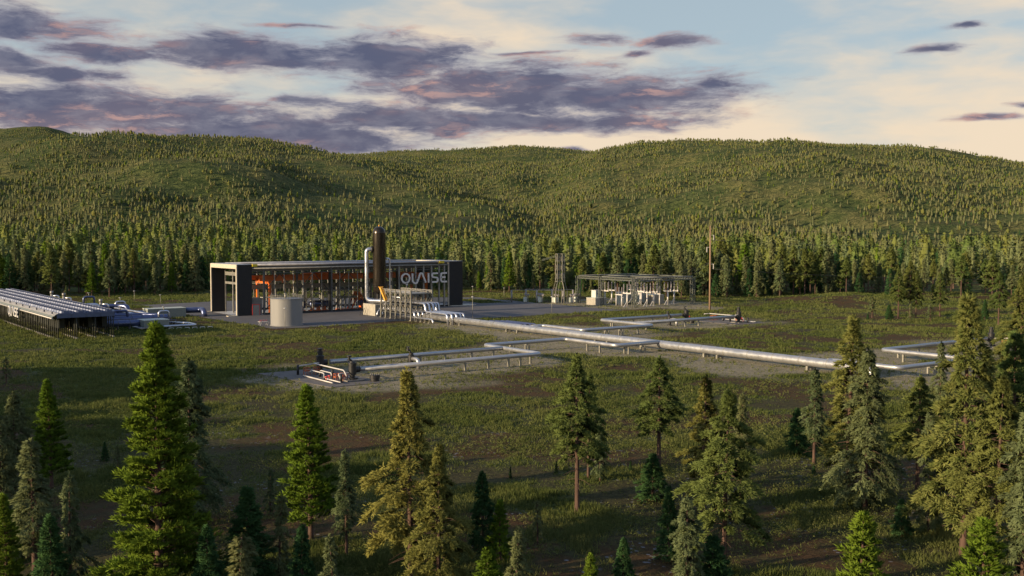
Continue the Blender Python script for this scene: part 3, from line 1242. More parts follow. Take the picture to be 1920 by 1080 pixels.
q.tube([(TX + 2.3 * math.cos(2 * PI * k / 24), TY + 2.3 * math.sin(2 * PI * k / 24), 9.2) for k in range(25)], 0.06, 5, cap=False)
part("skirt", q, M['black_iron'], pt)
NXa = (TX - 1.9 * math.cos(0.5), TY + 1.9 * math.sin(0.5))
E_ = (TX - 4.3 * 0.81, TY + 4.3 * 0.35)
q = MB()
q.pipe([(TX - 1.7, TY + 0.6, 19.9), (E_[0], E_[1], 19.9), (E_[0], E_[1], 4.4), (E_[0] + 4.6, E_[1] - 6.2, 4.4), (E_[0] + 4.9, E_[1] - 8.0, 4.4)], 0.62, 1.5, 18, 7)
part("side_pipe", q, M['bright_pipe'], pt)
q = MB()
q.cyl((TX - 1.75, TY + 0.62, 19.9), (TX - 2.35, TY + 0.88, 19.9), 1.0)
part("nozzle_flange", q, M['black_iron'], pt)
q = MB()
q.pipe([(TX + 1.8, TY - 0.4, 17.1), (TX + 3.1, TY - 0.8, 17.1), (TX + 3.1, TY - 0.8, 5.5), (TX + 3.1, TY - 9, 5.5)], 0.26, 0.7, 12)
part("thin_pipe", q, M['bright_pipe'], pt)
q = MB()
for (yy, hh) in ((-18.0, 2.6), (-19.3, 2.3)):
    q.tube([(33.2, yy, 0.1), (32.5, yy, hh * 0.8), (32.0, yy - 0.6, hh), (31.4, yy - 1.2, hh * 0.8), (30.8, yy - 1.4, 0.1)], 0.05, 6)
part("hose_loop", q, M['black_iron'], pt)

# ---------------------------------------------------------------- pipe rack
rk = thing("pipe_rack", "braced steel pipe rack running from the dark tower towards the meadow", "pipe rack", (36.5, -37, 0))
RX0, RX1 = 33.0, 40.0
RYS = [-28.6 - 2.87 * k for k in range(7)]
for i, y in enumerate(RYS):
    for x in (RX0, RX1):
        q = MB()
        q.box(x - 0.2, x + 0.2, y - 0.2, y + 0.2, 0.0, 8.6)
        q.box(x - 0.35, x + 0.35, y - 0.35, y + 0.35, 0.0, 0.25)
        part("column", q, M['galv'], rk)
    q = MB()
    for z in (2.0, 4.6, 7.6):
        q.box(RX0 + 0.2, RX1 - 0.2, y - 0.13, y + 0.13, z - 0.2, z)
    part("cross_beam", q, M['steel_dark'], rk)
for x in (RX0, RX1):
    for z in (1.9, 4.5, 7.5):
        q = MB()
        q.box(x - 0.1, x + 0.1, RYS[-1], RYS[0], z - 0.12, z + 0.06)
        part("long_beam", q, M['steel_dark'], rk)
for x in (RX0, RX1):
    for a, b in zip(RYS[:-1], RYS[1:]):
        for (z0, z1) in ((2.0, 4.4), (4.6, 7.4)):
            q = MB()
            q.beam((x - 0.03, a - 0.2, z0), (x - 0.03, b + 0.2, z1), 0.11)
            q.beam((x + 0.07, a - 0.2, z1), (x + 0.07, b + 0.2, z0), 0.11)
            part("cross_brace", q, M['galv'], rk)
q = MB()
q.box(RX0 + 0.25, RX1 - 0.25, RYS[-1] + 0.2, RYS[0] - 0.2, 7.62, 7.72)
part("walkway", q, M['galv'], rk)
q = MB()
for x in (RX0, RX1):
    for z in (7.95, 8.25, 8.5):
        q.box(x - 0.03, x + 0.03, RYS[-1], RYS[0], z, z + 0.06)
q.box(RX0, RX1, RYS[-1] - 0.03, RYS[-1] + 0.03, 8.5, 8.56)
q.box(RX0, RX1, RYS[-1] - 0.03, RYS[-1] + 0.03, 8.1, 8.16)
part("handrail", q, M['white_steel'], rk)
st = MB()
for x in (32.1, 32.7):
    st.beam((x, -29.6, 8.9), (x, -32.6, 5.2), 0.28, 0.5)
st.beam((31.9, -29.2, 9.0), (33.4, -29.2, 9.0), 0.25)
for k in range(8):
    st.box(32.1, 32.7, -29.8 - 0.38 * k, -29.6 - 0.38 * k, 8.6 - 0.47 * k, 8.66 - 0.47 * k)
part("amber_stair", st, M['amber'], rk)
# pipes carried on the rack
for i in range(3):
    x = 34.2 + 1.3 * i
    q = MB()
    q.pipe([(x, -26.0, 5.15), (x, -51.3, 5.15), (x, -51.9, 2.9), (x, -62.8 - 0.3 * i, 2.9), (x, -63.4 - 0.3 * i, 0.0)], 0.32, 0.9, 12)
    part("upper_pipe", q, M['bright_pipe'], rk)
for i in range(2):
    x = 38.2 + 0.9 * i
    q = MB()
    q.pipe([(x, -30.0, 5.1), (x, -50.6, 5.1), (x, -51.0, 2.85), (x, -63.2 - 0.3 * i, 2.85), (x, -63.7 - 0.3 * i, 0.0)], 0.26, 0.8, 12)
    part("upper_pipe", q, M['bright_pipe'], rk)
for i in range(5):
    x = 33.6 + 1.25 * i
    q = MB()
    q.pipe([(x, -26.5, 2.45), (x, -46.7 - 0.2 * i, 2.45), (x, -47.2 - 0.2 * i, 0.0)], 0.30, 0.8, 12)
    part("lower_pipe", q, M['bright_pipe'], rk)
q = MB()
q.pipe([(33.4, -40.0, 1.1), (33.4, -56.6, 1.1), (33.4, -57.2, 0.0)], 0.28, 0.8, 12)
part("lower_pipe", q, M['bright_pipe'], rk)
for k in range(4):
    q = MB()
    q.box(33.25, 33.45, -48.6 - 2.2 * k, -48.4 - 2.2 * k, 0.0, 2.3)
    q.box(33.0, 33.7, -48.8 - 2.2 * k, -48.2 - 2.2 * k, 0.0, 0.2)
    part("pipe_post", q, M['galv'], rk)
q = MB()
for x0 in (33.4, 35.2):
    q.tube([(x0 - 0.5, -26.2, 0.05)] + [(x0 - 0.5 + 0.9 * (1 - math.cos(t_)), -26.2, 0.05 + 1.9 * math.sin(t_)) for t_ in (0.4, 0.8, 1.2, 1.57)] + [(x0 + 1.5, -26.6, 1.95)], 0.22, 10)
part("bent_pipe", q, M['bright_pipe'], rk)

# ---------------------------------------------------------------- pipelines
tl = thing("trunk_pipeline", "thickest silver pipeline crossing the meadow from the pipe rack", "pipeline", (36.5, -118, 0))
q = MB()
q.pipe([(36.5, -44, 1.35), (36.5, -100, 1.35), (36.5, -188, 1.5), (36.5, -192.5, 1.5), (36.5, -193, 0.0)], 0.82, 1.6, 24)
part("pipe", q, M['pipe'], tl)
q = MB()
y = -52.0
while y > -190:
    q.tube([(36.5, y, 1.35 - 0.15 * (y + 100) / 88.0 * (y < -100)), (36.5, y - 0.10, 1.35 - 0.15 * (y + 100) / 88.0 * (y < -100))], 0.84, 24)
    y -= 6.0
part("pipe_band", q, M['galv'], tl)


def support(parent, x, y, top, axis='y', gap=1.3, w=0.28):
    q = MB()
    dx, dy = (0, gap / 2) if axis == 'x' else (gap / 2, 0)
    q.box(x - dx - w / 2, x - dx + w / 2, y - dy - w / 2, y - dy + w / 2, -0.2, top)
    q.box(x + dx - w / 2, x + dx + w / 2, y + dy - w / 2, y + dy + w / 2, -0.2, top)
    if axis == 'x':
        q.box(x - w * 0.45, x + w * 0.45, y - dy + w / 2, y + dy - w / 2, top - 0.25, top - 0.02)
    else:
        q.box(x - dx + w / 2, x + dx - w / 2, y - w * 0.45, y + w * 0.45, top - 0.25, top - 0.02)
    part("support", q, M['galv'], parent)


for y in (-62.5, -66.5, -88, -92.5, -122, -126, -155, -158.5, -180):
    q = MB()
    for x in (35.8, 37.2):
        q.box(x - 0.2, x + 0.2, y - 0.2, y + 0.2, -0.2, 0.75)
    q.box(36.0, 37.0, y - 0.16, y + 0.16, 0.3, 0.55)
    part("support", q, M['galv'], tl)


def pipeline(label, runs, sups, r=0.40, loc=None):
    t = thing("branch_pipeline", label, "pipeline", loc or runs[0][0], "silver branch pipelines")
    for pts in runs:
        q = MB()
        q.pipe(pts, r, 1.2, 16, 6)
        part("pipe", q, M['pipe'], t)
    for (x, y, ax, dbl) in sups:
        if dbl:
            support(t, x, y, 1.46, ax)
        else:
            q = MB()
            q.box(x - 0.16, x + 0.16, y - 0.16, y + 0.16, -0.2, 1.47)
            part("support", q, M['galv'], t)
    return t


Zp = 1.9
pipeline("branch pipeline leaving the two nearest wellheads and stepping over to the thick pipeline",
         [[(-35.0, -144.7, Zp), (3, -144.7, Zp), (3, -125.8, Zp), (24.2, -125.8, Zp), (24.2, -142, Zp), (35.7, -142, Zp)]],
         [(-9, -144.7, 'x', 0), (-4.5, -144.7, 'x', 0), (-1.8, -144.7, 'x', 0), (1.5, -143.4, 'x', 0), (10, -125.8, 'x', 1), (14, -125.8, 'x', 1), (24.2, -133, 'y', 0), (24.2, -137, 'y', 0), (27, -142, 'x', 1), (31.5, -142, 'x', 1), (-14, -144.7, 'x', 0)], loc=(0, -136, 0))
pipeline("rear straight pipeline from the left dark wellhead to the cross pipe", [[(-34.5, -132.6, Zp), (2.55, -132.6, Zp)]],
         [(-16, -132.6, 'x', 0), (-10.5, -132.6, 'x', 0), (-4.5, -132.6, 'x', 0), (0.6, -132.6, 'x', 0)], loc=(-16, -132.6, 0))
pipeline("stepped branch pipeline behind the thick pipeline leading to the far back wellhead",
         [[(37.3, -96.5, Zp), (40.6, -96.5, Zp), (40.6, -112, Zp), (63.2, -112, Zp), (63.2, -92, Zp), (93, -92, Zp)]],
         [(48, -112, 'x', 1), (52.5, -112, 'x', 1), (58, -112, 'x', 0), (63.2, -97, 'y', 0), (67, -92, 'x', 0), (75, -92, 'x', 0), (82, -92, 'x', 0)], loc=(55, -102, 0))
pipeline("straight pipeline from the right front wellhead to the stepped pipeline", [[(101, -104.4, Zp), (63.65, -104.4, Zp)]],
         [(68, -104.4, 'x', 0), (82, -104.4, 'x', 0), (87, -104.4, 'x', 0)], loc=(82, -104.4, 0))
pipeline("zigzag branch pipeline at the end of the thick pipeline by the right hand trees",
         [[(37.3, -183.2, Zp), (38.6, -183.2, Zp), (38.6, -196.6, Zp), (60.4, -196.6, Zp), (60.4, -178.2, Zp), (98, -178.2, Zp)]],
         [(48, -196.6, 'x', 1), (50.5, -196.6, 'x', 1), (60.4, -183, 'y', 0), (66, -178.2, 'x', 0), (73, -178.2, 'x', 0), (86, -178.2, 'x', 0)], loc=(52, -187, 0))
t = thing("pipe_bundle", "low bundle of four thin pipes beside the thick pipeline near the yard edge", "pipe bundle", (46, -76, 0))
for i in range(4):
    q = MB()
    x = 44.0 + 1.1 * i
    q.pipe([(x, -68 - i, 0.0), (x, -68.6 - i, 1.1), (x, -83 - i * 0.6, 1.1), (x, -83.6 - i * 0.6, 0.0)], 0.22, 0.6, 10)
    part("pipe", q, M['blue_pipe'], t)


# ---------------------------------------------------------------- wellheads and their small pipework
def wellhead(x, y, label, toward=1, z0=0.1, group="wellheads", tilt=False, red=True):
    t = thing("wellhead", label, "wellhead", (x, y, z0), group)
    q = MB()
    q.box(x - 1.5, x + 1.5, y - 1.5, y + 1.5, z0 - 0.1, z0 + 0.22)
    part("plinth", q, M['dark_concrete'], t)
    q = MB()
    q.lathe((x, y, z0 + 0.22), [(0.9, 0), (0.9, 0.28), (0.42, 0.3), (0.42, 0.75), (0.62, 0.78), (0.62, 1.05), (0.66, 1.07), (0.66, 2.55), (0.75, 2.57), (0.75, 2.75), (0.5, 2.8), (0.42, 3.0)], 18)
    q.cyl((x, y, z0 + 1.8), (x + toward * 1.25, y, z0 + 1.8), 0.52, n=14)
    part("body", q, M['black_iron'], t)
    q = MB()
    if tilt:
        q.cyl((x, y, z0 + 3.1), (x - 0.35, y + 0.2, z0 + 3.5), 0.2, n=10)
        q.lathe((x - 0.45, y + 0.25, z0 + 3.4), [(0.4, 0), (0.4, 0.12), (0.18, 0.16), (0.18, 0.5), (0.42, 0.55), (0.42, 0.75)], 12)
    else:
        q.lathe((x, y, z0 + 3.22), [(0.42, 0), (0.5, 0.1), (0.5, 0.6), (0.3, 0.62), (0.3, 0.85), (0.45, 0.87), (0.45, 1.05)], 14)
    part("valve_cap", q, M['black_iron'], t)
    if not red:
        return t
    q = MB()
    q.cyl((x - 0.5 * toward, y - 0.5, z0 + 1.3), (x - 0.75 * toward, y - 0.62, z0 + 1.3), 0.26, n=10)
    part("red_valve", q, M['red'], t)
    return t


wellhead(-36.3, -132.6, "dark wellhead with upright cap at the left end of the rear pipeline", 1, red=False)
wellhead(-36.3, -144.7, "dark wellhead with offset valve cap nearest the camera on the left pad", 1, tilt=True, red=False)
wellhead(95, -92, "dark wellhead at the far end of the stepped pipeline below the timber pole", -1, tilt=True)
wellhead(102.6, -104.4, "dark wellhead with upright cap on the right pad at the straight pipeline end", -1)
wellhead(100, -178.2, "dark wellhead at the pipeline end half hidden by the right hand trees", -1, 0.0)


def relief(x, y, label):
    t = thing("relief_valve", label, "valve", (x, y, 0), "relief valves")
    q = MB()
    q.lathe((x, y, 0), [(0.75, 0), (0.75, 0.2), (0.4, 0.25), (0.4, 1.1), (0.6, 1.15), (0.6, 2.3), (0.42, 2.4), (0.42, 2.7)], 14)
    q.cyl((x, y, 2.6), (x - 0.3, y + 0.3, 3.2), 0.2, n=8)
    q.lathe((x - 0.4, y + 0.35, 3.1), [(0.38, 0), (0.38, 0.3), (0.2, 0.32), (0.2, 0.6), (0.36, 0.62), (0.36, 0.72)], 12)
    part("valve_body", q, M['black_iron'], t)
    q = MB()
    q.pipe([(x, y - 0.5, 1.7), (x, y - 2.6, 1.7), (x, y - 2.6, 0.0)], 0.36, 1.0, 12)
    part("bent_pipe", q, M['pipe'], t)
    return t


relief(-19.5, -135.2, "black relief valve with bent pipe between the two left pipelines")
relief(82, -98.6, "black relief valve with bent pipe between the two right pipelines")


def well_skid(x, y, s, label):
    """small pipework between two wells; s flips it along the pad"""
    t = thing("well_skid", label, "pipework", (x, y, 0.1))
    q = MB()
    q.pipe([(x + 0.9 * s, y + 5.0, 1.9), (x - 1.4 * s, y + 5.0, 1.9), (x - 1.4 * s, y - 6.6, 1.9), (x - 1.4 * s, y - 7.6, 1.0)], 0.11, 0.4, 8)
    q.pipe([(x + 0.9 * s, y - 6.6, 2.3), (x - 0.2 * s, y - 6.6, 2.3), (x - 0.2 * s, y - 6.6, 1.4), (x - 2.4 * s, y - 6.6, 1.4), (x - 2.4 * s, y - 7.4, 0.5)], 0.10, 0.3, 8)
    q.pipe([(x - 1.4 * s, y + 5.0, 1.8), (x - 4.2 * s, y + 5.2, 1.6), (x - 4.2 * s, y + 5.2, 0.4)], 0.11, 0.4, 8)
    q.pipe([(x - 3.0 * s, y + 3.2, 0.5), (x - 3.0 * s, y + 2.4, 1.1), (x - 3.0 * s, y - 2.5, 1.1), (x - 3.4 * s, y - 3.4, 0.4), (x - 3.4 * s, y - 9.4, 0.4)], 0.10, 0.4, 8)
    q.pipe([(x - 2.2 * s, y + 1.0, 0.4), (x - 2.2 * s, y + 0.5, 1.2), (x - 2.2 * s, y - 3.6, 1.2), (x - 2.2 * s, y - 3.8, 0.2)], 0.09, 0.3, 8)
    q.pipe([(x - 4.6 * s, y + 2.0, 0.35), (x - 4.6 * s, y - 9.0, 0.35)], 0.12, 0.4, 8)
    part("small_pipes", q, M['white_steel'], t)
    for (dx, dy, h) in ((-4.2, 5.2, 1.7), (-2.2, 0.6, 1.0), (-1.5, -2.6, 1.6), (-3.4, -3.8, 0.9), (-2.6, -8.0, 1.5)):
        q = MB()
        q.cyl((x + dx * s, y + dy, 0.1), (x + dx * s, y + dy, 0.1 + h), 0.22, n=8)
        part("post", q, M['black_iron'], t)
    for (dx, dy) in ((-2.6, 4.6), (-0.9, 4.4), (-2.0, -5.6), (-0.6, -5.4)):
        q = MB()
        for ax in (0, 0.8):
            for ay in (0, 0.9):
                q.beam((x + (dx - ax) * s, y + dy - ay, 0.1), (x + (dx - ax) * s, y + dy - ay, 1.4), 0.08)
        for zz in (0.8, 1.36):
            for ay in (0, 0.9):
                q.beam((x + dx * s, y + dy - ay, zz), (x + (dx - 0.8) * s, y + dy - ay, zz), 0.08)
            for ax in (0, 0.8):
                q.beam((x + (dx - ax) * s, y + dy, zz), (x + (dx - ax) * s, y + dy - 0.9, zz), 0.08)
        q.box(min(x + dx * s, x + (dx - 0.8) * s), max(x + dx * s, x + (dx - 0.8) * s), y + dy - 0.9, y + dy, 0.9, 0.98)
        part("orange_stand", q, M['dull_orange'], t)
    for (dx, dy) in ((-2.9, -4.3), (-3.9, -5.2)):
        q = MB()
        q.cyl((x + dx * s, y + dy, 0.1), (x + dx * s, y + dy, 0.8), 0.07, n=6)
        q.cyl((x + dx * s, y + dy, 0.8), (x + dx * s, y + dy, 0.95), 0.26, n=10)
        part("red_handwheel", q, M['red'], t)
    return t


well_skid(-36.4, -138.0, 1, "white small pipework with orange stands on the left well pad")
well_skid(102.0, -98.0, -1, "white small pipework with orange stands on the right well pad")
well_skid(101.0, -184.0, -1, "white and orange small pipework glimpsed behind the right hand trees")


def cover_pot(x, y, label):
    t = thing("flanged_cover", label, "well cover", (x, y, 0.05))
    q = MB()
    q.lathe((x, y, 0.05), [(0.75, 0), (0.75, 0.55), (0.85, 0.57), (0.85, 1.05), (0.8, 1.1), (0.5, 1.12)], 20)
    part("drum", q, M['black_iron'], t)
    q = MB()
    for k in range(12):
        a = 2 * PI * k / 12
        q.cyl((x + 0.74 * math.cos(a), y + 0.74 * math.sin(a), 1.15), (x + 0.74 * math.cos(a), y + 0.74 * math.sin(a), 1.32), 0.06, n=6)
    part("bolt_ring", q, M['galv'], t)


cover_pot(-33.6, -147.4, "squat black bolted drum on the near edge of the left well pad")
cover_pot(92.0, -97.0, "squat black drum on the ground between the two right pipelines")

# ---------------------------------------------------------------- cooling array
AX0, AX1, AY0, AY1 = -60.2, -47.4, -45.0, 76.0
ac = thing("cooling_array", "long low cooling array with rows of roof fans on dark legs at the left", "cooling array", (-54, 15, 0))
ROWW = (AX1 - AX0) / 4
q = MB()
q.box(AX0, AX1, AY0, AY1, 5.2, 5.95)
part("fan_deck", q, M['steel_dark'], ac)
for i in range(4):
    x0 = AX0 + i * ROWW
    q = MB()
    q.box(x0 + 0.04, x0 + ROWW - 0.04, AY0 - 0.12, AY0 - 0.003, 5.1, 6.05)
    part("fascia_panel", q, M['fan_ring'], ac)
    q = MB()
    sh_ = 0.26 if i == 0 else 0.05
    # raised ribbed strip beside each fan row, panel by panel
    y = AY0 + 0.05
    while y < AY1 - 1:
        q._add([(x0 + 0.02, y, 5.96), (x0 + 0.42, y, 6.0 + sh_), (x0 + 0.42, y + 1.1, 6.0 + sh_), (x0 + 0.02, y + 1.1, 5.96), (x0 + 0.02, y, 5.955), (x0 + 0.42, y, 5.955), (x0 + 0.42, y + 1.1, 5.955), (x0 + 0.02, y + 1.1, 5.955)],
               [(0, 1, 2, 3), (0, 4, 5, 1), (3, 2, 6, 7), (1, 5, 6, 2)])
        y += 1.28
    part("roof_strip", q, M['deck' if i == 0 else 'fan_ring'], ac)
    q = MB()
    q.box(x0 + 0.43, x0 + ROWW - 0.02, AY0 + 0.1, AY1 - 0.1, 5.955, 6.22)
    part("fan_plenum", q, M['fan_ring'], ac)
# sunlit side panels, gutter pipe and brackets
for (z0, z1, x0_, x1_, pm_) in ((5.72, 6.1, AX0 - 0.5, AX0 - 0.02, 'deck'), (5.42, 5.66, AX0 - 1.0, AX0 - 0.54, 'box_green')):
    q = MB()
    y = AY0 - 0.1
    while y < AY1:
        q._add([(x0_, y, z0), (x1_, y, z1), (x1_, y + 3.9, z1), (x0_, y + 3.9, z0), (x0_, y, z0 - 0.08), (x1_, y, z1 - 0.08), (x1_, y + 3.9, z1 - 0.08), (x0_, y + 3.9, z0 - 0.08)],
               [(0, 1, 2, 3), (7, 6, 5, 4), (0, 4, 5, 1), (3, 2, 6, 7), (0, 3, 7, 4), (1, 5, 6, 2)])
        y += 4.0
    part("side_panel", q, M[pm_], ac)
q = MB()
q.tube([(AX0 - 1.1, AY0 - 0.6, 5.12), (AX0 - 1.1, AY1, 5.12)], 0.2, 10)
part("edge_pipe", q, M['deck'], ac)
q = MB()
y = AY0 + 2
while y < AY1:
    q.box(AX0 - 1.5, AX0 - 0.5, y, y + 1.2, 4.83, 4.9)
    q.box(AX0 - 0.6, AX0 - 0.35, y, y + 0.3, 6.0, 6.5)
    y += 8.2
part("bracket", q, M['fan_dark'], ac)


def fan_mb(x, y):
    r = MB()
    r.lathe((x, y, 6.22), [(1.2, 0), (1.14, 0.5), (1.06, 0.5), (1.06, 0.14)], 14, smooth=False)
    b_ = MB()
    for k in range(5):
        a = 2 * PI * k / 5
        b_._add([(x + 0.15 * math.cos(a), y + 0.15 * math.sin(a), 6.42), (x + 0.88 * math.cos(a - 0.25), y + 0.88 * math.sin(a - 0.25), 6.46), (x + 0.88 * math.cos(a + 0.35), y + 0.88 * math.sin(a + 0.35), 6.40)], [(0, 1, 2)])
    b_.lathe((x, y, 6.37), [(1.05, 0), (1.05, 0.02), (0.25, 0.03), (0.2, 0.14)], 10)
    return r, b_


fans = []
for i in range(4):
    cxx = AX0 + i * ROWW + 0.56 + (ROWW - 0.58) / 2
    y = AY0 + 1.35
    while y < AY1 - 1:
        fans.append((cxx, y))
        y += 2.55
fans.sort(key=lambda p: (p[0] - CAM[0]) ** 2 + (p[1] - CAM[1]) ** 2)
rest = MB()
for i, (x, y) in enumerate(fans):
    r_, b_ = fan_mb(x, y)
    if i < 96:
        f = part("fan_ring", r_, M['fan_ring'], ac)
        part("fan_blades", b_, M['fan_dark'], f)
    else:
        o = len(rest.v)
        rest.v += r_.v + b_.v
        o2 = o + len(r_.v)
        rest.f += [tuple(k + o for k in f_) for f_ in r_.f] + [tuple(k + o2 for k in f_) for f_ in b_.f]
        rest.m += [0] * len(r_.f) + [1] * len(b_.f)
        rest.sm += r_.sm + b_.sm
part("fan_rings", rest, [M['fan_ring'], M['fan_dark']], ac, kind='stuff')
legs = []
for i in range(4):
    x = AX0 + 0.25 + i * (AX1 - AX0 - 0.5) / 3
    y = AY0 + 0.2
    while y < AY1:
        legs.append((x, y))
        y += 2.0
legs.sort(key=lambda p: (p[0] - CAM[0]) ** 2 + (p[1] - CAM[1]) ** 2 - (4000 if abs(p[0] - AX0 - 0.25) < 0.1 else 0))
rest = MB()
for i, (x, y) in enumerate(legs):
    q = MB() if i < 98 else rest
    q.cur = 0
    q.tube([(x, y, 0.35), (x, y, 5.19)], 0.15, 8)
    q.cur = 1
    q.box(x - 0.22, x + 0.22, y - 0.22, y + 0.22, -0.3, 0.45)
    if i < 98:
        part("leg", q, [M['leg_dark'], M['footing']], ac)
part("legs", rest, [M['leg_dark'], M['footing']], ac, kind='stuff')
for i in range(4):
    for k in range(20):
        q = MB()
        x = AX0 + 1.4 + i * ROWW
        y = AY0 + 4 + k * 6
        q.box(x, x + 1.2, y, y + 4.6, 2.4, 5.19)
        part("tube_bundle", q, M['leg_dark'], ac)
AS = 7.6
lettering("tall pale letters hanging below the sunlit edge of the cooling array", [('Q', 0.0, 2.6), ('UA', 3.0, 3.0), ('I', 7.5, 1.6), ('S', 8.5, 2.3), ('E', 11.0, 2.3)], 2.3, 0.42,
          lambda a, z, d: (AX0 - 1.75 + d * 0.6, 2.4 - a, 3.2 + z), (AX0 - 2, -4, 3.0))

# ---------------------------------------------------------------- process pipework behind the cooling array
def vessel(x0, x1, y, z, r, label):
    t = thing("steel_vessel", label, "vessel", ((x0 + x1) / 2, y, 0))
    q = MB()
    capsule(q, (x0, y, z), (x1, y, z), r, 18)
    part("shell", q, M['blue_pipe'], t)
    n = max(3, int((x1 - x0) / 2.6))
    q = MB()
    for k in range(n):
        x = x0 + (k + 0.5) * (x1 - x0) / n
        q.tube([(x - 0.06, y, z), (x + 0.06, y, z)], r + 0.05, 18)
        q.box(x - 0.14, x + 0.14, y - r * 0.8, y + r * 0.8, -0.2, z - r * 0.6)
    part("saddle", q, M['steel_dark'], t)


vessel(-46.0, -34.0, -25.5, 1.6, 0.85, "ribbed blue steel vessel lying nearest the small green roofed box")
vessel(-45.0, -25.0, -14.5, 1.8, 0.9, "long blue steel vessel lying in the middle of the process pipework")
vessel(-44.0, -27.0, 2.0, 1.9, 0.9, "blue steel vessel lying just left of the large grey green enclosure")
vessel(-43.0, -26.0, 24.0, 2.2, 1.1, "blue steel vessel farthest back behind the cooling array")


def process_line(pts, r, label, mt='blue_pipe', posts=()):
    t = thing("process_pipe", label, "pipe", pts[0])
    q = MB()
    q.pipe(pts, r, max(0.8, r * 2), 14)
    part("pipe", q, M[mt], t)
    for (x, y, z) in posts:
        q = MB()
        q.box(x - 0.1, x + 0.1, y - 0.1, y + 0.1, -0.2, z)
        part("post", q, M['steel_dark'], t)


process_line([(-27.5, -18, 0.8), (-23.0, -25.5, 0.8), (-23.2, -31.4, 0.8), (-34, -31.4, 0.8)], 0.32, "bright pipe running out to the right front corner of the process pipework", 'bright_pipe', [(-23.2, -26.5, 0.5), (-29, -31.4, 0.5)])
process_line([(-44, -19.5, 1.4), (-26.5, -19.5, 1.4)], 0.5, "middle low blue pipe between the two nearer steel vessels", 'blue_pipe', [(-40, -19.5, 1.0), (-30, -19.5, 1.0)])
process_line([(-44, -9.5, 2.5), (-31, -9.5, 2.5), (-27.5, -14, 2.5), (-27.5, -14, 0.2)], 0.48, "blue pipe bending down behind the long middle vessel", 'blue_pipe', [(-38, -9.5, 2.1)])
process_line([(-34, 4.5, 3.6), (-27.2, -7.5, 2.2), (-27.2, -9, 0.2)], 0.3, "bright slanting pipe left of the large grey green enclosure", 'bright_pipe')
process_line([(-36, 4.5, 3.2), (-29.2, -7.5, 2.0), (-29.2, -9, 0.2)], 0.3, "second bright slanting pipe beside the first one", 'bright_pipe')
process_line([(-45, 9.0, 4.4), (-37.2, 9.0, 4.4), (-37.2, 9.0, 0.2)], 0.55, "grey pipe entering the end of the cooling array high up", 'bright_pipe')
process_line([(-44, 16, 3.4), (-30, 16, 3.4), (-28, 13, 3.4), (-28, 13, 0.2)], 0.7, "thick blue pipe behind the high grey pipe", 'blue_pipe', [(-38, 16, 2.7)])
process_line([(-13.6, 7.4, 1.9), (-8.6, 7.4, 1.9), (-8.4, 4.6, 1.9), (-8.4, 4.2, 0.0)], 0.85, "fat blue steel duct bending down beside the large grey green enclosure", 'blue_pipe')


def arch(x, y, w, h, r, label, mt):
    t = thing("pipe_loop", label, "pipe loop", (x, y, 0), "arched pipe loops")
    q = MB()
    q.pipe([(x, y, 0.2), (x, y, h), (x + w, y, h), (x + w, y, 0.2)], r, 0.75, 14)
    part("pipe", q, M[mt], t)
    q = MB()
    q.cyl((x + w / 2, y, h + r * 0.8), (x + w / 2, y, h + r + 0.8), 0.12, n=8)
    q.cyl((x + w / 2, y, h + r + 0.8), (x + w / 2, y, h + r + 0.95), 0.45, n=12)
    part("valve", q, M['steel_grey'], t)
    q = MB()
    for z in (0.9, 1.6):
        q.tube([(x - 1.5, y - 1.2, z), (x + w + 1.5, y - 1.2, z)], 0.07, 6)
    for dx in (-1.5, w / 2, w + 1.5):
        q.tube([(x + dx, y - 1.2, -0.1), (x + dx, y - 1.2, 1.6)], 0.07, 6)
    part("railing", q, M['blue_pipe'], t)


arch(-30.5, 16.5, 2.6, 4.6, 0.32, "bright arched pipe loop left of the large grey green enclosure", 'bright_pipe')
arch(-38.0, 22.5, 3.0, 6.0, 0.3, "tallest arched pipe loop behind the end of the cooling array", 'blue_pipe')
arch(-29.2, -19.8, 2.6, 3.9, 0.3, "nearest arched pipe loop beside the bright yellow green treetop", 'bright_pipe')
arch(-39.6, -14.8, 3.6, 4.1, 0.34, "low arched pipe loop above the long middle vessel", 'blue_pipe')
for (x, y, h, lb) in ((-43.0, 40.0, 7.2, "grey vent stack left behind the cooling array"), (-41.0, 33.5, 6.8, "grey vent stack with side elbow behind the cooling array"), (-36.5, 9.5, 6.0, "grey vent stack at the end of the cooling array")):
    t = thing("vent_stack", lb, "vent", (x, y, 0), "vent stacks")
    q = MB()
    q.cyl((x, y, -0.1), (x, y, h), 0.4, n=14)
    q.cyl((x, y, h - 0.9), (x, y, h), 0.5, n=14)
    part("stack", q, M['steel_grey'], t)
    q = MB()
    q.pipe([(x + 0.3, y - 0.2, h - 1.5), (x + 1.8, y - 1.0, h - 1.5), (x + 1.8, y - 1.0, 1.0)], 0.25, 0.6, 10)
    part("side_pipe", q, M['bright_pipe'], t)
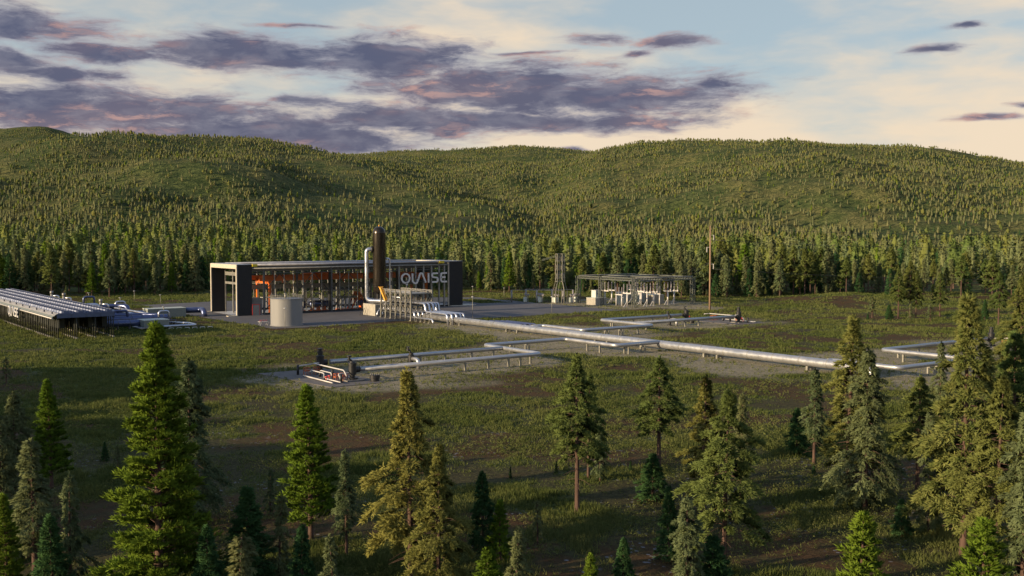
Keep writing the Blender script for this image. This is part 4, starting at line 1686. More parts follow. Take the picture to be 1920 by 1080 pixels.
for (x0, x1, y0, y1, z0, z1, lb) in ((-24.5, -13.4, 5.6, 10.6, -0.1, 2.7, "large grey green equipment enclosure beside the yard corner"),
                                    (-36.0, -29.6, -29.6, -24.0, 0.62, 2.3, "small grey green enclosure on a raised slab among the pipes")):
    t = thing("equipment_enclosure", lb, "enclosure", ((x0 + x1) / 2, (y0 + y1) / 2, z0))
    q = MB()
    q.box(x0, x1, y0, y1, z0, z1)
    part("wall", q, M['box_green'], t)
    q = MB()
    q.box(x0 - 0.06, x1 + 0.06, y0 - 0.06, y1 + 0.06, z1, z1 + 0.14)
    part("roof", q, M['box_top'], t)
    if z0 > 0:
        q = MB()
        q.box(x0 - 1.4, x1 + 0.3, y0 - 0.6, y1 + 0.4, 0.42, 0.6)
        for x in (x0 - 0.8, x1 - 0.4):
            for y in (y0, y1 - 0.4):
                q.box(x, x + 0.4, y, y + 0.4, -0.2, 0.42)
        part("base_slab", q, M['gutter'], t)
t = thing("valve_row", "row of small white valves low in the grass by the process pipes", "valves", (-24, -34, 0))
for k in range(6):
    q = MB()
    x = -31 + 1.9 * k
    q.pipe([(x, -33.6 - 0.35 * k, 0.0), (x, -33.6 - 0.35 * k, 0.5), (x + 1.2, -33.6 - 0.35 * k, 0.5), (x + 1.2, -33.6 - 0.35 * k, 0.0)], 0.09, 0.2, 8)
    part("valve", q, M['white_steel'], t)

# ---------------------------------------------------------------- substation
ss = thing("lattice_gantry", "dark lattice steel gantry over the substation equipment", "gantry", (135, -27, 0))
GX, GY = (121.5, 149.0), (-12.5, -25.0, -42.0)


def lattice_post(mb, x, y, h, w=1.15, step=1.9, t=0.10):
    for sx in (-1, 1):
        for sy in (-1, 1):
            mb.box(x + sx * w / 2 - t, x + sx * w / 2 + t, y + sy * w / 2 - t, y + sy * w / 2 + t, -0.2, h)
    z = 0.3
    k = 0
    while z + step <= h + 0.01:
        for (a, b) in (((-1, -1), (1, -1)), ((1, -1), (1, 1)), ((1, 1), (-1, 1)), ((-1, 1), (-1, -1))):
            if k % 2:
                a, b = b, a
            mb.beam((x + a[0] * w / 2, y + a[1] * w / 2, z), (x + b[0] * w / 2, y + b[1] * w / 2, z + step), 0.10)
            mb.beam((x + a[0] * w / 2, y + a[1] * w / 2, z), (x + b[0] * w / 2, y + b[1] * w / 2, z), 0.12)
        z += step
        k += 1


def lattice_beam(mb, a, b, w=0.9, t=0.1):
    a = np.array(a, float)
    b = np.array(b, float)
    d = (b - a) / np.linalg.norm(b - a)
    s = np.array([-d[1], d[0], 0])
    up = np.array([0, 0, 1.0])
    L = np.linalg.norm(b - a)
    for i in (-1, 1):
        for j in (-1, 1):
            o = s * i * w / 2 + up * j * w / 2
            mb.beam(a + o, b + o, t * 2)
    n = int(L / 1.3)
    for k in range(n):
        p0 = a + d * L * k / n
        p1 = a + d * L * (k + 1) / n
        for i in (-1, 1):
            mb.beam(p0 + s * i * w / 2 - up * w / 2, p1 + s * i * w / 2 + up * w / 2, t)
            mb.beam(p0 + s * w / 2 * (-1) ** k + up * i * w / 2, p1 - s * w / 2 * (-1) ** k + up * i * w / 2, t)


for x in GX:
    for y in GY:
        q = MB()
        lattice_post(q, x, y, 9.8)
        part("lattice_post", q, M['lattice'], ss)
for y in GY:
    q = MB()
    lattice_beam(q, (GX[0] + 0.6, y, 9.3), (GX[1] - 0.6, y, 9.3))
    part("lattice_beam", q, M['lattice'], ss)
for x in GX + (135.0,):
    for a, b in ((GY[0], GY[1]), (GY[1], GY[2])):
        q = MB()
        lattice_beam(q, (x, a - 0.6, 9.35), (x, b + 0.6, 9.35), 0.8)
        part("lattice_beam", q, M['lattice'], ss)
q = MB()
for k in range(6):
    y = -14 - k * 5
    q.tube([(122, y, 8.9), (128, y, 8.2), (135, y, 8.8), (142, y, 8.2), (148.5, y, 8.9)], 0.05, 5)
part("busbar", q, M['gutter'], ss)
q = MB()
for y in GY:
    q.tube([(122, y, 9.9), (149, y, 9.9)], 0.1, 6)
part("top_rail", q, M['deck'], ss)


def insul(mb, x, y, z, h=2.5, r=0.2):
    n = 9
    prof_ = []
    for k in range(n):
        z0_ = h * k / n
        prof_ += [(r * 0.7, z0_), (r * 1.15, z0_ + h / n * 0.5), (r * 0.7, z0_ + h / n * 0.95)]
    prof_ += [(r * 0.55, h), (r * 0.55, h + 0.18)]
    mb.lathe((x, y, z), prof_, 10)


def breaker(x, y, label, h=4.6, twin=1.0, span=3.4, n=3, brace=True):
    """a post carrying a crossbar and upright insulators"""
    t = thing("insulator_stand", label, "insulator stand", (x, y, 0), "insulator stands in the substation")
    q = MB()
    q.tube([(x, y, -0.2), (x, y, h)], 0.26, 10)
    q.box(x - 0.5, x + 0.5, y - 0.5, y + 0.5, -0.2, 0.1)
    part("post", q, M['white_steel'], t)
    if brace:
        q = MB()
        q.beam((x - 1.6, y, 0.05), (x - 0.1, y, 2.0), 0.16)
        q.beam((x - 0.9, y, 0.05), (x - 0.75, y, 1.2), 0.12)
        q.box(x - 1.8, x - 0.5, y - 0.1, y + 0.1, -0.1, 0.12)
        part("brace", q, M['white_steel'], t)
    q = MB()
    q.box(x - 0.2, x + 0.2, y - span / 2 - 0.3, y + span / 2 + 0.3, h, h + 0.35)
    for k in range(n):
        yy = y - span / 2 + span * k / (n - 1)
        q.lathe((x, yy, h + 0.35), [(0.32, 0), (0.32, 0.2), (0.2, 0.25)], 10)
    part("crossbar", q, M['white_steel'], t)
    for k in range(n):
        q = MB()
        insul(q, x, y - span / 2 + span * k / (n - 1), h + 0.6)
        part("insulator", q, M['insulator'], t)
    return t


POSTS = [(120.8, -39.2, "insulator stand in front of the middle lattice post, nearest the asphalt"), (125.5, -22.5, "insulator stand above the pale cabinet on the grey block"), (130.0, -21.0, "insulator stand right behind the leftmost pale cabinet"),
         (133.0, -33.0, "insulator stand behind the ribbed cabinet nearest the middle post"), (129.8, -39.3, "braced insulator stand just right of the middle lattice post"), (133.6, -38.6, "braced insulator stand left of the low grey kiosk"),
         (141.4, -37.5, "braced insulator stand right of the low grey kiosk"), (145.2, -36.8, "rightmost braced insulator stand in the substation"), (139.0, -22.0, "insulator stand at the back behind the low grey kiosk")]
for (x, y, lb) in POSTS:
    breaker(x, y, lb, 4.5)


def portal_stand(x, y, label):
    t = thing("insulator_stand", label, "insulator stand", (x, y, 0), "two legged insulator frames")
    for dy in (-1.4, 1.4):
        q = MB()
        q.tube([(x, y + dy, -0.2), (x, y + dy, 3.6)], 0.2, 10)
        part("leg", q, M['white_steel'], t)
    q = MB()
    q.box(x - 0.18, x + 0.18, y - 1.9, y + 1.9, 3.6, 3.95)
    part("crossbar", q, M['white_steel'], t)
    for dy in (-1.5, 0, 1.5):
        q = MB()
        insul(q, x, y + dy, 3.96, 2.3)
        part("insulator", q, M['insulator'], t)


portal_stand(124.0, -31.5, "two legged insulator frame before the leftmost ribbed cabinet")
portal_stand(133.5, -30.5, "two legged insulator frame before the second ribbed cabinet")
portal_stand(138.5, -35.0, "two legged insulator frame before the low grey kiosk")


def cabinet(x, y, label, h=4.0, w=2.4, ribs=True, z=0.4):
    t = thing("transformer_cabinet", label, "cabinet", (x, y, z), "pale cabinets in the substation")
    q = MB()
    q.box(x - w / 2, x + w / 2, y - w / 2, y + w / 2, z, z + h)
    part("body", q, M['cabinet'], t)
    q = MB()
    q.box(x - w / 2 - 0.08, x + w / 2 + 0.08, y - w / 2 - 0.08, y + w / 2 + 0.08, z + h, z + h + 0.14)
    part("lid", q, M['white_steel'], t)
    if ribs:
        q = MB()
        for k in range(6):
            c = y - w / 2 + (k + 0.5) * w / 6
            q.box(x - w / 2 - 0.28, x - w / 2 - 0.002, c - 0.09, c + 0.09, z + 0.2, z + h - 0.2)
            c = x - w / 2 + (k + 0.5) * w / 6
            q.box(c - 0.06, c + 0.06, y - w / 2 - 0.2, y - w / 2 - 0.002, z + 0.2, z + h - 0.2)
        part("cooling_fin", q, M['cabinet'], t)
        q = MB()
        q.box(x - 1.0, x - 0.7, y - 1, y + 1, -0.2, z - 0.002)
        q.box(x + 0.7, x + 1.0, y - 1, y + 1, -0.2, z - 0.002)
        part("foot", q, M['white_steel'], t)
    else:
        q = MB()
        for dx in (-0.5, 0.2):
            q.box(x + dx, x + dx + 0.32, y - w / 2 - 0.05, y - w / 2 - 0.002, z + h * 0.45, z + h * 0.62)
        part("dial", q, M['steel_dark'], t)


cabinet(128.2, -28.0, "leftmost pale ribbed transformer cabinet behind a two legged insulator frame", 3.9)
cabinet(138.0, -27.0, "second pale ribbed transformer cabinet right of the middle lattice post", 3.9)
cabinet(121.8, -22.0, "pale cabinet with two dials standing on the grey concrete block", 2.4, 2.3, False, 2.5)


def block(x0, x1, y0, y1, h, label):
    t = thing("concrete_kiosk", label, "kiosk", ((x0 + x1) / 2, (y0 + y1) / 2, 0), "low grey kiosks in the substation")
    q = MB()
    q.box(x0, x1, y0, y1, -0.2, h)
    part("wall", q, M['concrete'], t)
    q = MB()
    q.box(x0 - 0.05, x1 + 0.05, y0 - 0.05, y1 + 0.05, h, h + 0.1)
    part("roof", q, M['box_top'], t)


block(118.6, 123.6, -25.5, -20.6, 2.38, "wide grey concrete block carrying a pale cabinet left in the substation")
block(140.6, 145.5, -31.5, -25.0, 3.0, "low grey kiosk with dark side behind the right insulator frames")
block(139.5, 141.0, -16.0, -13.6, 2.6, "small grey kiosk at the back between the ribbed cabinets")
block(143.0, 145.0, -15.5, -12.8, 2.4, "smaller grey kiosk farthest back behind the middle lattice post")

lt = thing("lattice_tower", "pale twin lattice tower with splayed legs left of the substation", "tower", (114.5, -11.0, 0))
for nm in (-0.85, 0.85):
    q = MB()
    bx_, by_ = 114.5 + nm * RV[0], -11.0 + nm * RV[1]
    w = 1.1
    for sx in (-1, 1):
        for sy in (-1, 1):
            q.box(bx_ + sx * w / 2 - 0.08, bx_ + sx * w / 2 + 0.08, by_ + sy * w / 2 - 0.08, by_ + sy * w / 2 + 0.08, 8.0, 17.5)
    for k in range(3):
        z0_ = 8.2 + k * 3.05
        for (a, b) in (((-1, -1), (1, -1)), ((1, -1), (1, 1)), ((1, 1), (-1, 1)), ((-1, 1), (-1, -1))):
            q.beam((bx_ + a[0] * w / 2, by_ + a[1] * w / 2, z0_), (bx_ + b[0] * w / 2, by_ + b[1] * w / 2, z0_ + 3.0), 0.12)
            q.beam((bx_ + b[0] * w / 2, by_ + b[1] * w / 2, z0_), (bx_ + a[0] * w / 2, by_ + a[1] * w / 2, z0_ + 3.0), 0.12)
    q.box(bx_ - w / 2 - 0.1, bx_ + w / 2 + 0.1, by_ - w / 2 - 0.1, by_ + w / 2 + 0.1, 17.5, 17.65)
    q.box(bx_ - w / 2 - 0.1, bx_ + w / 2 + 0.1, by_ - w / 2 - 0.1, by_ + w / 2 + 0.1, 7.8, 8.0)
    part("lattice_mast", q, M['galv'], lt)
    for (sx, sy) in ((-1, -1), (1, -1), (1, 1), (-1, 1)):
        q = MB()
        ex, ey = bx_ + sx * 0.7 + nm * 0.8 * RV[0], by_ + sy * 0.7 + nm * 0.8 * RV[1]
        q.beam((bx_ + sx * w / 2, by_ + sy * w / 2, 7.9), (ex, ey, 4.6), 0.16)
        q.beam((ex, ey, 4.6), (ex, ey, -0.2), 0.17)
        part("leg", q, M['galv'], lt)
q = MB()
lattice_beam(q, (113.6, -10.0, 16.9), (109.8, -6.6, 15.4), 0.5, 0.07)
part("side_arm", q, M['lattice'], lt)

sg_ = thing("busbar_frame", "low grey busbar frame with posts left of the lattice tower", "busbar frame", (112, -2, 0))
for (x, y) in ((104.5, 4.5), (111.0, -2.0), (117.5, -9.0), (112.5, 6.5), (119.5, 0.0), (124.5, -6.0)):
    q = MB()
    q.tube([(x, y, -0.2), (x, y, 4.4)], 0.32, 10)
    part("post", q, M['insulator'], sg_)
q = MB()
q.tube([(104.5, 4.5, 4.45), (111, -2, 4.45), (117.5, -9, 4.45)], 0.07, 6)
q.tube([(112.5, 6.5, 4.45), (119.5, 0, 4.45), (124.5, -6, 4.45)], 0.07, 6)
part("busbar", q, M['gutter'], sg_)
CABS = [(107.6, 0.4, "small pale switch box left end of the row beside the lattice tower"), (110.5, -4.5, "small pale switch box second in the row before the lattice tower"), (114.5, -8.2, "widest pale switch box in front of the lattice tower legs"),
        (119.2, -11.3, "small pale switch box just left of the first lattice post"), (113.5, 0.0, "small pale switch box behind the lattice tower legs"), (123.5, -8.8, "small pale switch box right behind the first lattice post")]
for i, (x, y, lb) in enumerate(CABS):
    t = thing("switch_box", lb, "switch box", (x, y, 0), "small pale switch boxes")
    w = 2.6 if i == 2 else 0.9
    q = MB()
    q.box(x - 0.5, x + 0.5, y - w / 2, y + w / 2, 0.3, 2.0)
    part("body", q, M['cabinet'], t)
    q = MB()
    q.box(x - 0.35, x + 0.35, y - w / 2 + 0.1, y + w / 2 - 0.1, -0.2, 0.3)
    part("foot", q, M['steel_grey'], t)
    q = MB()
    for dy in (-0.8, 0.8):
        q.box(x + 0.6, x + 0.75, y + dy, y + dy + 0.15, -0.1, 2.6)
    q.box(x + 0.45, x + 0.9, y - 1.4, y + 1.4, 2.6, 2.75)
    for dy in (-1.1, 0, 1.1):
        q.lathe((x + 0.68, y + dy, 2.75), [(0.3, 0), (0.34, 0.25), (0.2, 0.45)], 8)
    part("switch_frame", q, M['insulator'], t)

# ---------------------------------------------------------------- timber pole with wires
PX, PY = 132.2, -65.9
po = thing("utility_pole", "tall bare timber utility pole right of the substation", "utility pole", (PX, PY, 0))
q = MB()
q.tube([(PX, PY, -0.5), (PX, PY, 14), (PX - 0.1, PY, 27.2)], [0.34, 0.28, 0.2], 12)
part("shaft", q, M['timber'], po)
for (z, s) in ((24.2, 1), (20.3, -1), (14.9, 1)):
    q = MB()
    q.beam((PX, PY, z), (PX + s * 0.9, PY - s * 0.6, z), 0.12)
    insul(q, PX + s * 0.9, PY - s * 0.6, z - 1.6, 1.5, 0.16)
    part("insulator_arm", q, M['white_steel'], po)


def wire(label, a, b, sag):
    a = np.array(a, float)
    b = np.array(b, float)
    pts = []
    for k in range(17):
        t_ = k / 16
        p = a + (b - a) * t_
        p[2] -= sag * 4 * t_ * (1 - t_)
        pts.append(p)
    q = MB()
    q.tube(pts, 0.045, 5)
    single("power_cable", q, M['wire'], label, "cable", tuple(a))


RP = RV * 165 + FH * 8
for (z, lb) in ((26.8, "top power cable leading right from the timber pole tip"), (22.6, "middle power cable leading right from the timber pole"), (13.3, "lowest power cable leading right from the timber pole")):
    wire(lb, (PX + 0.9, PY - 0.6, z), (PX + RP[0], PY + RP[1], z - (2.5 if z < 20 else 0.5)), 2.2)
for k, lb in enumerate(("first slack cable from the pole down to the gantry front", "second slack cable from the pole down to the gantry middle", "third slack cable from the pole down to the gantry back")):
    wire(lb, (PX - 0.4, PY + 0.3, 15.0 + 0.2 * k), (141.0 + 2 * k, -42 + 8 * k, 9.8), 1.0)

# ---------------------------------------------------------------- yard lights
LAMPS = [((252, 568), 4.3, "yard light standing on the grass behind the large grey green enclosure"), ((301, 575), 4.0, "yard light at the far left corner of the asphalt yard"),
         ((534.5, 617), 5.4, "yard light right in front of the storage tank"), ((722, 606), 5.3, "yard light in front of the pipe rack"), ((886, 598), 6.4, "yard light where the pipes leave the rack and dive down"),
         ((886, 562), 5.0, "yard light beside the far end portal of the hall"), ((945, 560), 4.1, "yard light on the grass beyond the far road bend"), ((1034.5, 590), 5.5, "yard light at the right front edge of the asphalt yard"), ((1168, 584), 4.4, "yard light in front of the middle lattice post")]
proto = None
for (pp, h, lb) in LAMPS:
    g = at(*pp)
    if proto is None:
        proto = thing("yard_light", lb, "lamp post", (g[0], g[1], 0), "yard lights")
        base_h = h
        q = MB()
        q.tube([(g[0], g[1], -0.2), (g[0], g[1], h - 0.1)], 0.06, 8)
        part("pole", q, M['galv'], proto)
        q = MB()
        q.lathe((g[0], g[1], h - 0.12), [(0.1, 0), (0.36, 0.06), (0.36, 0.13), (0.15, 0.2)], 14)
        part("lamp_head", q, M['white_steel'], proto)
    else:
        dup(proto, (g[0], g[1], 0), 0, (1, 1, h / base_h), lb)

# ---------------------------------------------------------------- conifers
def foliage_mat(name, dark, light, tip, attr=None, round_by=None):
    m = bpy.data.materials.new(name)
    m.use_nodes = True
    t = NT(m.node_tree)
    t.n.clear()
    o = t.add('ShaderNodeOutputMaterial')
    if attr:
        a = t.add('ShaderNodeAttribute', attribute_name=attr)
        rnd = a.outputs['Fac']
    else:
        rnd = t.add('ShaderNodeObjectInfo').outputs['Random']
    g = t.add('ShaderNodeNewGeometry')
    n1 = t.noise(g.outputs['Position'], 0.9, 3.0, 0.6)
    n2 = t.noise(g.outputs['Position'], 4.5, 2.0, 0.6)
    c = t.mix(t.ramp(t.math('ADD', t.math('MULTIPLY', n1, 0.6), t.math('MULTIPLY', n2, 0.4)), 0.36, 0.64), dark, light)
    c = t.mix(t.math('MULTIPLY', rnd, 0.55), c, tip)
    df_ = t.add('ShaderNodeBsdfDiffuse')
    t.put(df_.inputs['Color'], c)
    tl_ = t.add('ShaderNodeBsdfTranslucent')
    t.put(tl_.inputs['Color'], c)
    if round_by == 'object':
        # needles stand out from the stem: blend the face normal with that direction
        to = t.add('ShaderNodeTexCoord')
        v = t.vmath('MULTIPLY', to.outputs['Object'], (1.0, 1.0, 0.0)).outputs[0]
        vt = t.add('ShaderNodeVectorTransform', vector_type='NORMAL', convert_from='OBJECT', convert_to='WORLD')
        t.put(vt.inputs[0], v)
        v = t.vmath('NORMALIZE', vt.outputs[0]).outputs[0]
    elif round_by:
        ra = t.add('ShaderNodeAttribute', attribute_name=round_by)
        v = ra.outputs['Vector']
    if round_by:
        v = t.vmath('ADD', t.vmath('MULTIPLY', v, (0.9, 0.9, 0.9)).outputs[0], (0, 0, 0.36)).outputs[0]
        v = t.vmath('ADD', v, t.vmath('MULTIPLY', g.outputs['Normal'], (0.55, 0.55, 0.55)).outputs[0]).outputs[0]
        v = t.vmath('NORMALIZE', v).outputs[0]
        t.put(df_.inputs['Normal'], v)
    mx = t.add('ShaderNodeMixShader')
    mx.inputs[0].default_value = 0.28 if round_by else 0.34
    t.l.new(df_.outputs[0], mx.inputs[1])
    t.l.new(tl_.outputs[0], mx.inputs[2])
    t.l.new(mx.outputs[0], o.inputs[0])
    return m


FOL = {
    'spruce': ((0.058, 0.084, 0.044), (0.145, 0.178, 0.092), (0.185, 0.180, 0.080)),
    'pine': ((0.046, 0.080, 0.026), (0.122, 0.165, 0.054), (0.185, 0.172, 0.052)),
    'larch': ((0.046, 0.088, 0.012), (0.118, 0.190, 0.024), (0.145, 0.185, 0.026)),
    'sun_gold': ((0.070, 0.090, 0.028), (0.180, 0.185, 0.062), (0.220, 0.195, 0.055)),  # pine needles yellowed: the low sun's golden light is put into their colour
    'fir': ((0.020, 0.052, 0.022), (0.050, 0.108, 0.046), (0.056, 0.105, 0.038)),
}
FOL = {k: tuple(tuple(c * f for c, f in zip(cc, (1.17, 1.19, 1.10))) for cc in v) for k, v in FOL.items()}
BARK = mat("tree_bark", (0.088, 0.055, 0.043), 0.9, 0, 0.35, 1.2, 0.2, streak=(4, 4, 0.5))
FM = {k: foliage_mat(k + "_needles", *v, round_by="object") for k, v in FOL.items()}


def conifer_geo(kind, seed, H, R, cs, nb, tw, kt, kl, kw, limbs=True):
    """vertices and quads of the needle sprays, plus a trunk builder; z from 0 to H"""
    rng = np.random.default_rng(seed)
    V = []
    limb = []
    bend = rng.normal(0, 0.012, 2) * H
    ga = 2.399963
    ph = rng.uniform(0, 6.28)
    gapz = rng.uniform(0, 1, 3)
    gapa = rng.uniform(0, 6.28, 3)
    for i in range(nb):
        u = (i + rng.uniform(-0.4, 0.4)) / nb
        u = min(max(u, 0.0), 1.0)
        u = u ** 0.92
        z = H * (cs + (0.985 - cs) * u)
        if kind == 'pine':
            L = R * (0.42 + 0.72 * math.sin(PI * min(1.0, (u * 0.80 + 0.16)))) * (1 - 0.93 * u ** 1.7)
            up0, dr = rng.normal(0.10 + 0.25 * u, 0.16), 0.42
        elif kind == 'spruce':
            L = R * ((1 - u) ** 0.78 * 1.02 + 0.05) * (0.80 + 0.20 * math.sin(9 * u + ph))
            if u < 0.18:
                L *= 0.55 + 2.4 * u
            up0, dr = rng.normal(0.02 + 0.35 * u, 0.12), 0.42
        elif kind == 'larch':
            L = R * ((1 - u) ** 0.86 + 0.03)
            up0, dr = rng.normal(0.34 + 0.3 * u, 0.12), 0.12
        else:
            L = R * ((1 - u) ** 0.95 + 0.03)
            up0, dr = rng.normal(0.10 + 0.45 * u, 0.10), 0.30
        L *= rng.uniform(0.45, 1.22) if kind in ('pine', 'spruce') else rng.uniform(0.62, 1.18)
        a = ph + i * ga + rng.normal(0, 0.25)
        if kind in ('pine', 'spruce'):
            for gz, gg in zip(gapz, gapa):
                if abs(u - gz) < 0.10 and abs((a - gg + PI) % (2 * PI) - PI) < 0.9:
                    L *= 0.45
        d = np.array([math.cos(a), math.sin(a), 0.0])
        s = np.array([-math.sin(a), math.cos(a), 0.0])
        base = np.array([bend[0] * (z / H) ** 2, bend[1] * (z / H) ** 2, z])

        def path(t):
            return base + d * (L * t) + np.array([0, 0, L * (up0 * t - dr * t * t)])
        if limbs and L > 0.35 * R:
            limb.append([path(0), path(0.45), path(0.85)])
        n_t = max(3, int(tw * (0.35 + 0.65 * L / R)))
        for j in range(n_t):
            t = rng.uniform({'pine': 0.36, 'spruce': 0.24}.get(kind, 0.12), 1.0) ** 0.8
            p0 = path(t)
            side = rng.choice((-1, 1))
            ang = rng.uniform(0.25, 1.15) * (1.0 - 0.35 * t)
            td = d * math.cos(ang) + s * side * math.sin(ang)
            td = td + np.array([0, 0, rng.normal(up0 - 2 * dr * t * 0.8, 0.22) + (0.25 if kind == 'larch' else 0.0)])
            td /= np.linalg.norm(td)
            lt = L * (0.14 + 0.30 * (1.05 - t)) * rng.uniform(0.7, 1.3) + kl * 0.3
            for k in range(kt):
                f = (k + rng.uniform(0, 1)) / kt
                kp = p0 + td * lt * f + np.array([0, 0, -0.22 * lt * f * f * (2.0 if kind == 'spruce' else 0.6)])
                kd = td + rng.normal(0, 0.42, 3)
                kd[2] += {'spruce': -0.30, 'pine': 0.10, 'larch': 0.25, 'fir': -0.05}[kind]
                kd /= np.linalg.norm(kd)
                nn = np.cross(kd, rng.normal(0, 1, 3) + np.array([0, 0, 0.9]))
                nn /= np.linalg.norm(nn) + 1e-9
                l_ = kl * rng.uniform(0.6, 1.35)
                w_ = kw * rng.uniform(0.7, 1.3)
                V.append([kp, kp + kd * l_ * 0.45 + nn * w_, kp + kd * l_, kp + kd * l_ * 0.5 - nn * w_])
    if limbs and cs > 0.12:
        # bare dead twigs under the crown
        for k in range(14):
            z = H * cs * rng.uniform(0.45, 1.25)
            a = rng.uniform(0, 2 * PI)
            l_ = R * rng.uniform(0.25, 0.7)
            b_ = np.array([0, 0, z])
            d_ = np.array([math.cos(a), math.sin(a), -0.15])
            limb.append([b_, b_ + d_ * l_ * 0.5, b_ + d_ * l_ + np.array([0, 0, -0.12 * l_])])
    # leader at the very top
    top = np.array([bend[0], bend[1], H])
    for k in range(max(6, kt * 3)):
        kp = top - np.array([0, 0, rng.uniform(0, 0.07) * H])
        kd = np.array([rng.normal(0, 0.5), rng.normal(0, 0.5), 1.0])
        kd /= np.linalg.norm(kd)
        nn = np.cross(kd, rng.normal(0, 1, 3))
        nn /= np.linalg.norm(nn)
        V.append([kp, kp + kd * kl * 0.45 + nn * kw, kp + kd * kl * 0.9, kp + kd * kl * 0.5 - nn * kw])
    return np.array(V), limb, bend


def quads_mesh(name, V, mt):
    n = len(V)
    me = bpy.data.meshes.new(name)
    me.vertices.add(n * 4)
    me.vertices.foreach_set("co", V.reshape(-1))
    me.loops.add(n * 4)
    me.loops.foreach_set("vertex_index", np.arange(n * 4, dtype=np.int32))
    me.polygons.add(n)
    me.polygons.foreach_set("loop_start", np.arange(0, n * 4, 4, dtype=np.int32))
    me.update(calc_edges=True)
    me.materials.append(mt)
    return me


def tree_proto(kind, name, seed, H, R, cs, nb, tw, kt, kl, kw, tr=None, tone=None):
    V, limb, bend = conifer_geo(kind, seed, H, R, cs, nb, tw, kt, kl, kw)
    cm = quads_mesh("crown", V, FM[tone or kind])
    mb = MB()
    tr = tr or H * 0.0115 + 0.03
    pts = [(bend[0] * t * t, bend[1] * t * t, H * t - (0.6 if t == 0 else 0)) for t in (0, 0.06, 0.25, 0.5, 0.75, 0.97)]
    mb.tube(pts, [tr * 1.5, tr * 1.08, tr * 0.92, tr * 0.68, tr * 0.4, 0.03], 8)
    for lb in limb:
        mb.tube(lb, [tr * 0.17, tr * 0.11, 0.012], 4, cap=False)
    tm = bpy.data.meshes.new("trunk")
    tm.from_pydata(mb.v, [], mb.f)
    tm.materials.append(BARK)
    tm.polygons.foreach_set("use_smooth", mb.sm)
    return (name, cm, tm, H)


def place_tree(pr, x, y, H, label, group, rot, cat="tree", wide=1.0, z=None):
    name, cm, tm, h0 = pr
    k = H / h0
    r_ = bpy.data.objects.new(name, None)
    r_.empty_display_size = 0.5
    COL.objects.link(r_)
    r_.location = (x, y, (hz(x, y) if z is None else z) - 0.02)
    r_.rotation_euler = (0, 0, rot)
    r_.scale = (k * wide, k * wide, k)
    tag(r_, label, cat, group)
    for nm, me in (("trunk", tm), ("crown", cm)):
        o = bpy.data.objects.new(nm, me)
        COL.objects.link(o)
        o.parent = r_
    return r_


# fine prototypes for the foreground: kind, name, seed, H, R, crown start, branches, twigs, sprays, spray length, half width
PF = {
    'spruceA': tree_proto('spruce', "spruce_tree", 1, 12.0, 2.05, 0.10, 130, 20, 12, 0.29, 0.034),
    'spruceB': tree_proto('spruce', "spruce_tree", 2, 12.0, 1.95, 0.24, 108, 19, 12, 0.29, 0.034),
    'spruceS': tree_proto('spruce', "spruce_tree", 3, 6.0, 1.35, 0.08, 78, 16, 11, 0.22, 0.027),
    'pineA': tree_proto('pine', "pine_tree", 4, 13.0, 1.95, 0.36, 86, 27, 15, 0.29, 0.036),
    'pineB': tree_proto('pine', "pine_tree", 5, 13.0, 2.15, 0.26, 104, 28, 15, 0.30, 0.036),
    'pineC': tree_proto('pine', "pine_tree", 6, 14.0, 1.75, 0.15, 112, 24, 15, 0.30, 0.036, tone='sun_gold'),
    'pineW': tree_proto('pine', "pine_tree", 14, 14.0, 2.75, 0.17, 120, 32, 16, 0.31, 0.037, tone='sun_gold'),
    'pineX': tree_proto('pine', "pine_tree", 15, 14.0, 2.9, 0.28, 105, 32, 16, 0.31, 0.037),
    'spruceW': tree_proto('spruce', "spruce_tree", 16, 12.0, 2.9, 0.08, 140, 26, 13, 0.29, 0.034),
    'larchA': tree_proto('larch', "larch_tree", 7, 18.0, 3.0, 0.06, 250, 28, 15, 0.33, 0.040),
    'larchB': tree_proto('larch', "larch_tree", 8, 10.0, 1.7, 0.10, 163, 19, 12, 0.26, 0.032),
    'larchS': tree_proto('larch', "larch_tree", 9, 5.0, 1.15, 0.05, 107, 14, 11, 0.20, 0.026),
    'firA': tree_proto('fir', "fir_tree", 10, 5.0, 1.6, 0.04, 119, 19, 11, 0.22, 0.029),
    'firB': tree_proto('fir', "fir_tree", 11, 7.0, 1.5, 0.06, 130, 19, 11, 0.24, 0.029),
    'sapling': tree_proto('spruce', "spruce_sapling", 12, 3.4, 0.75, 0.30, 34, 13, 9, 0.18, 0.024),
}
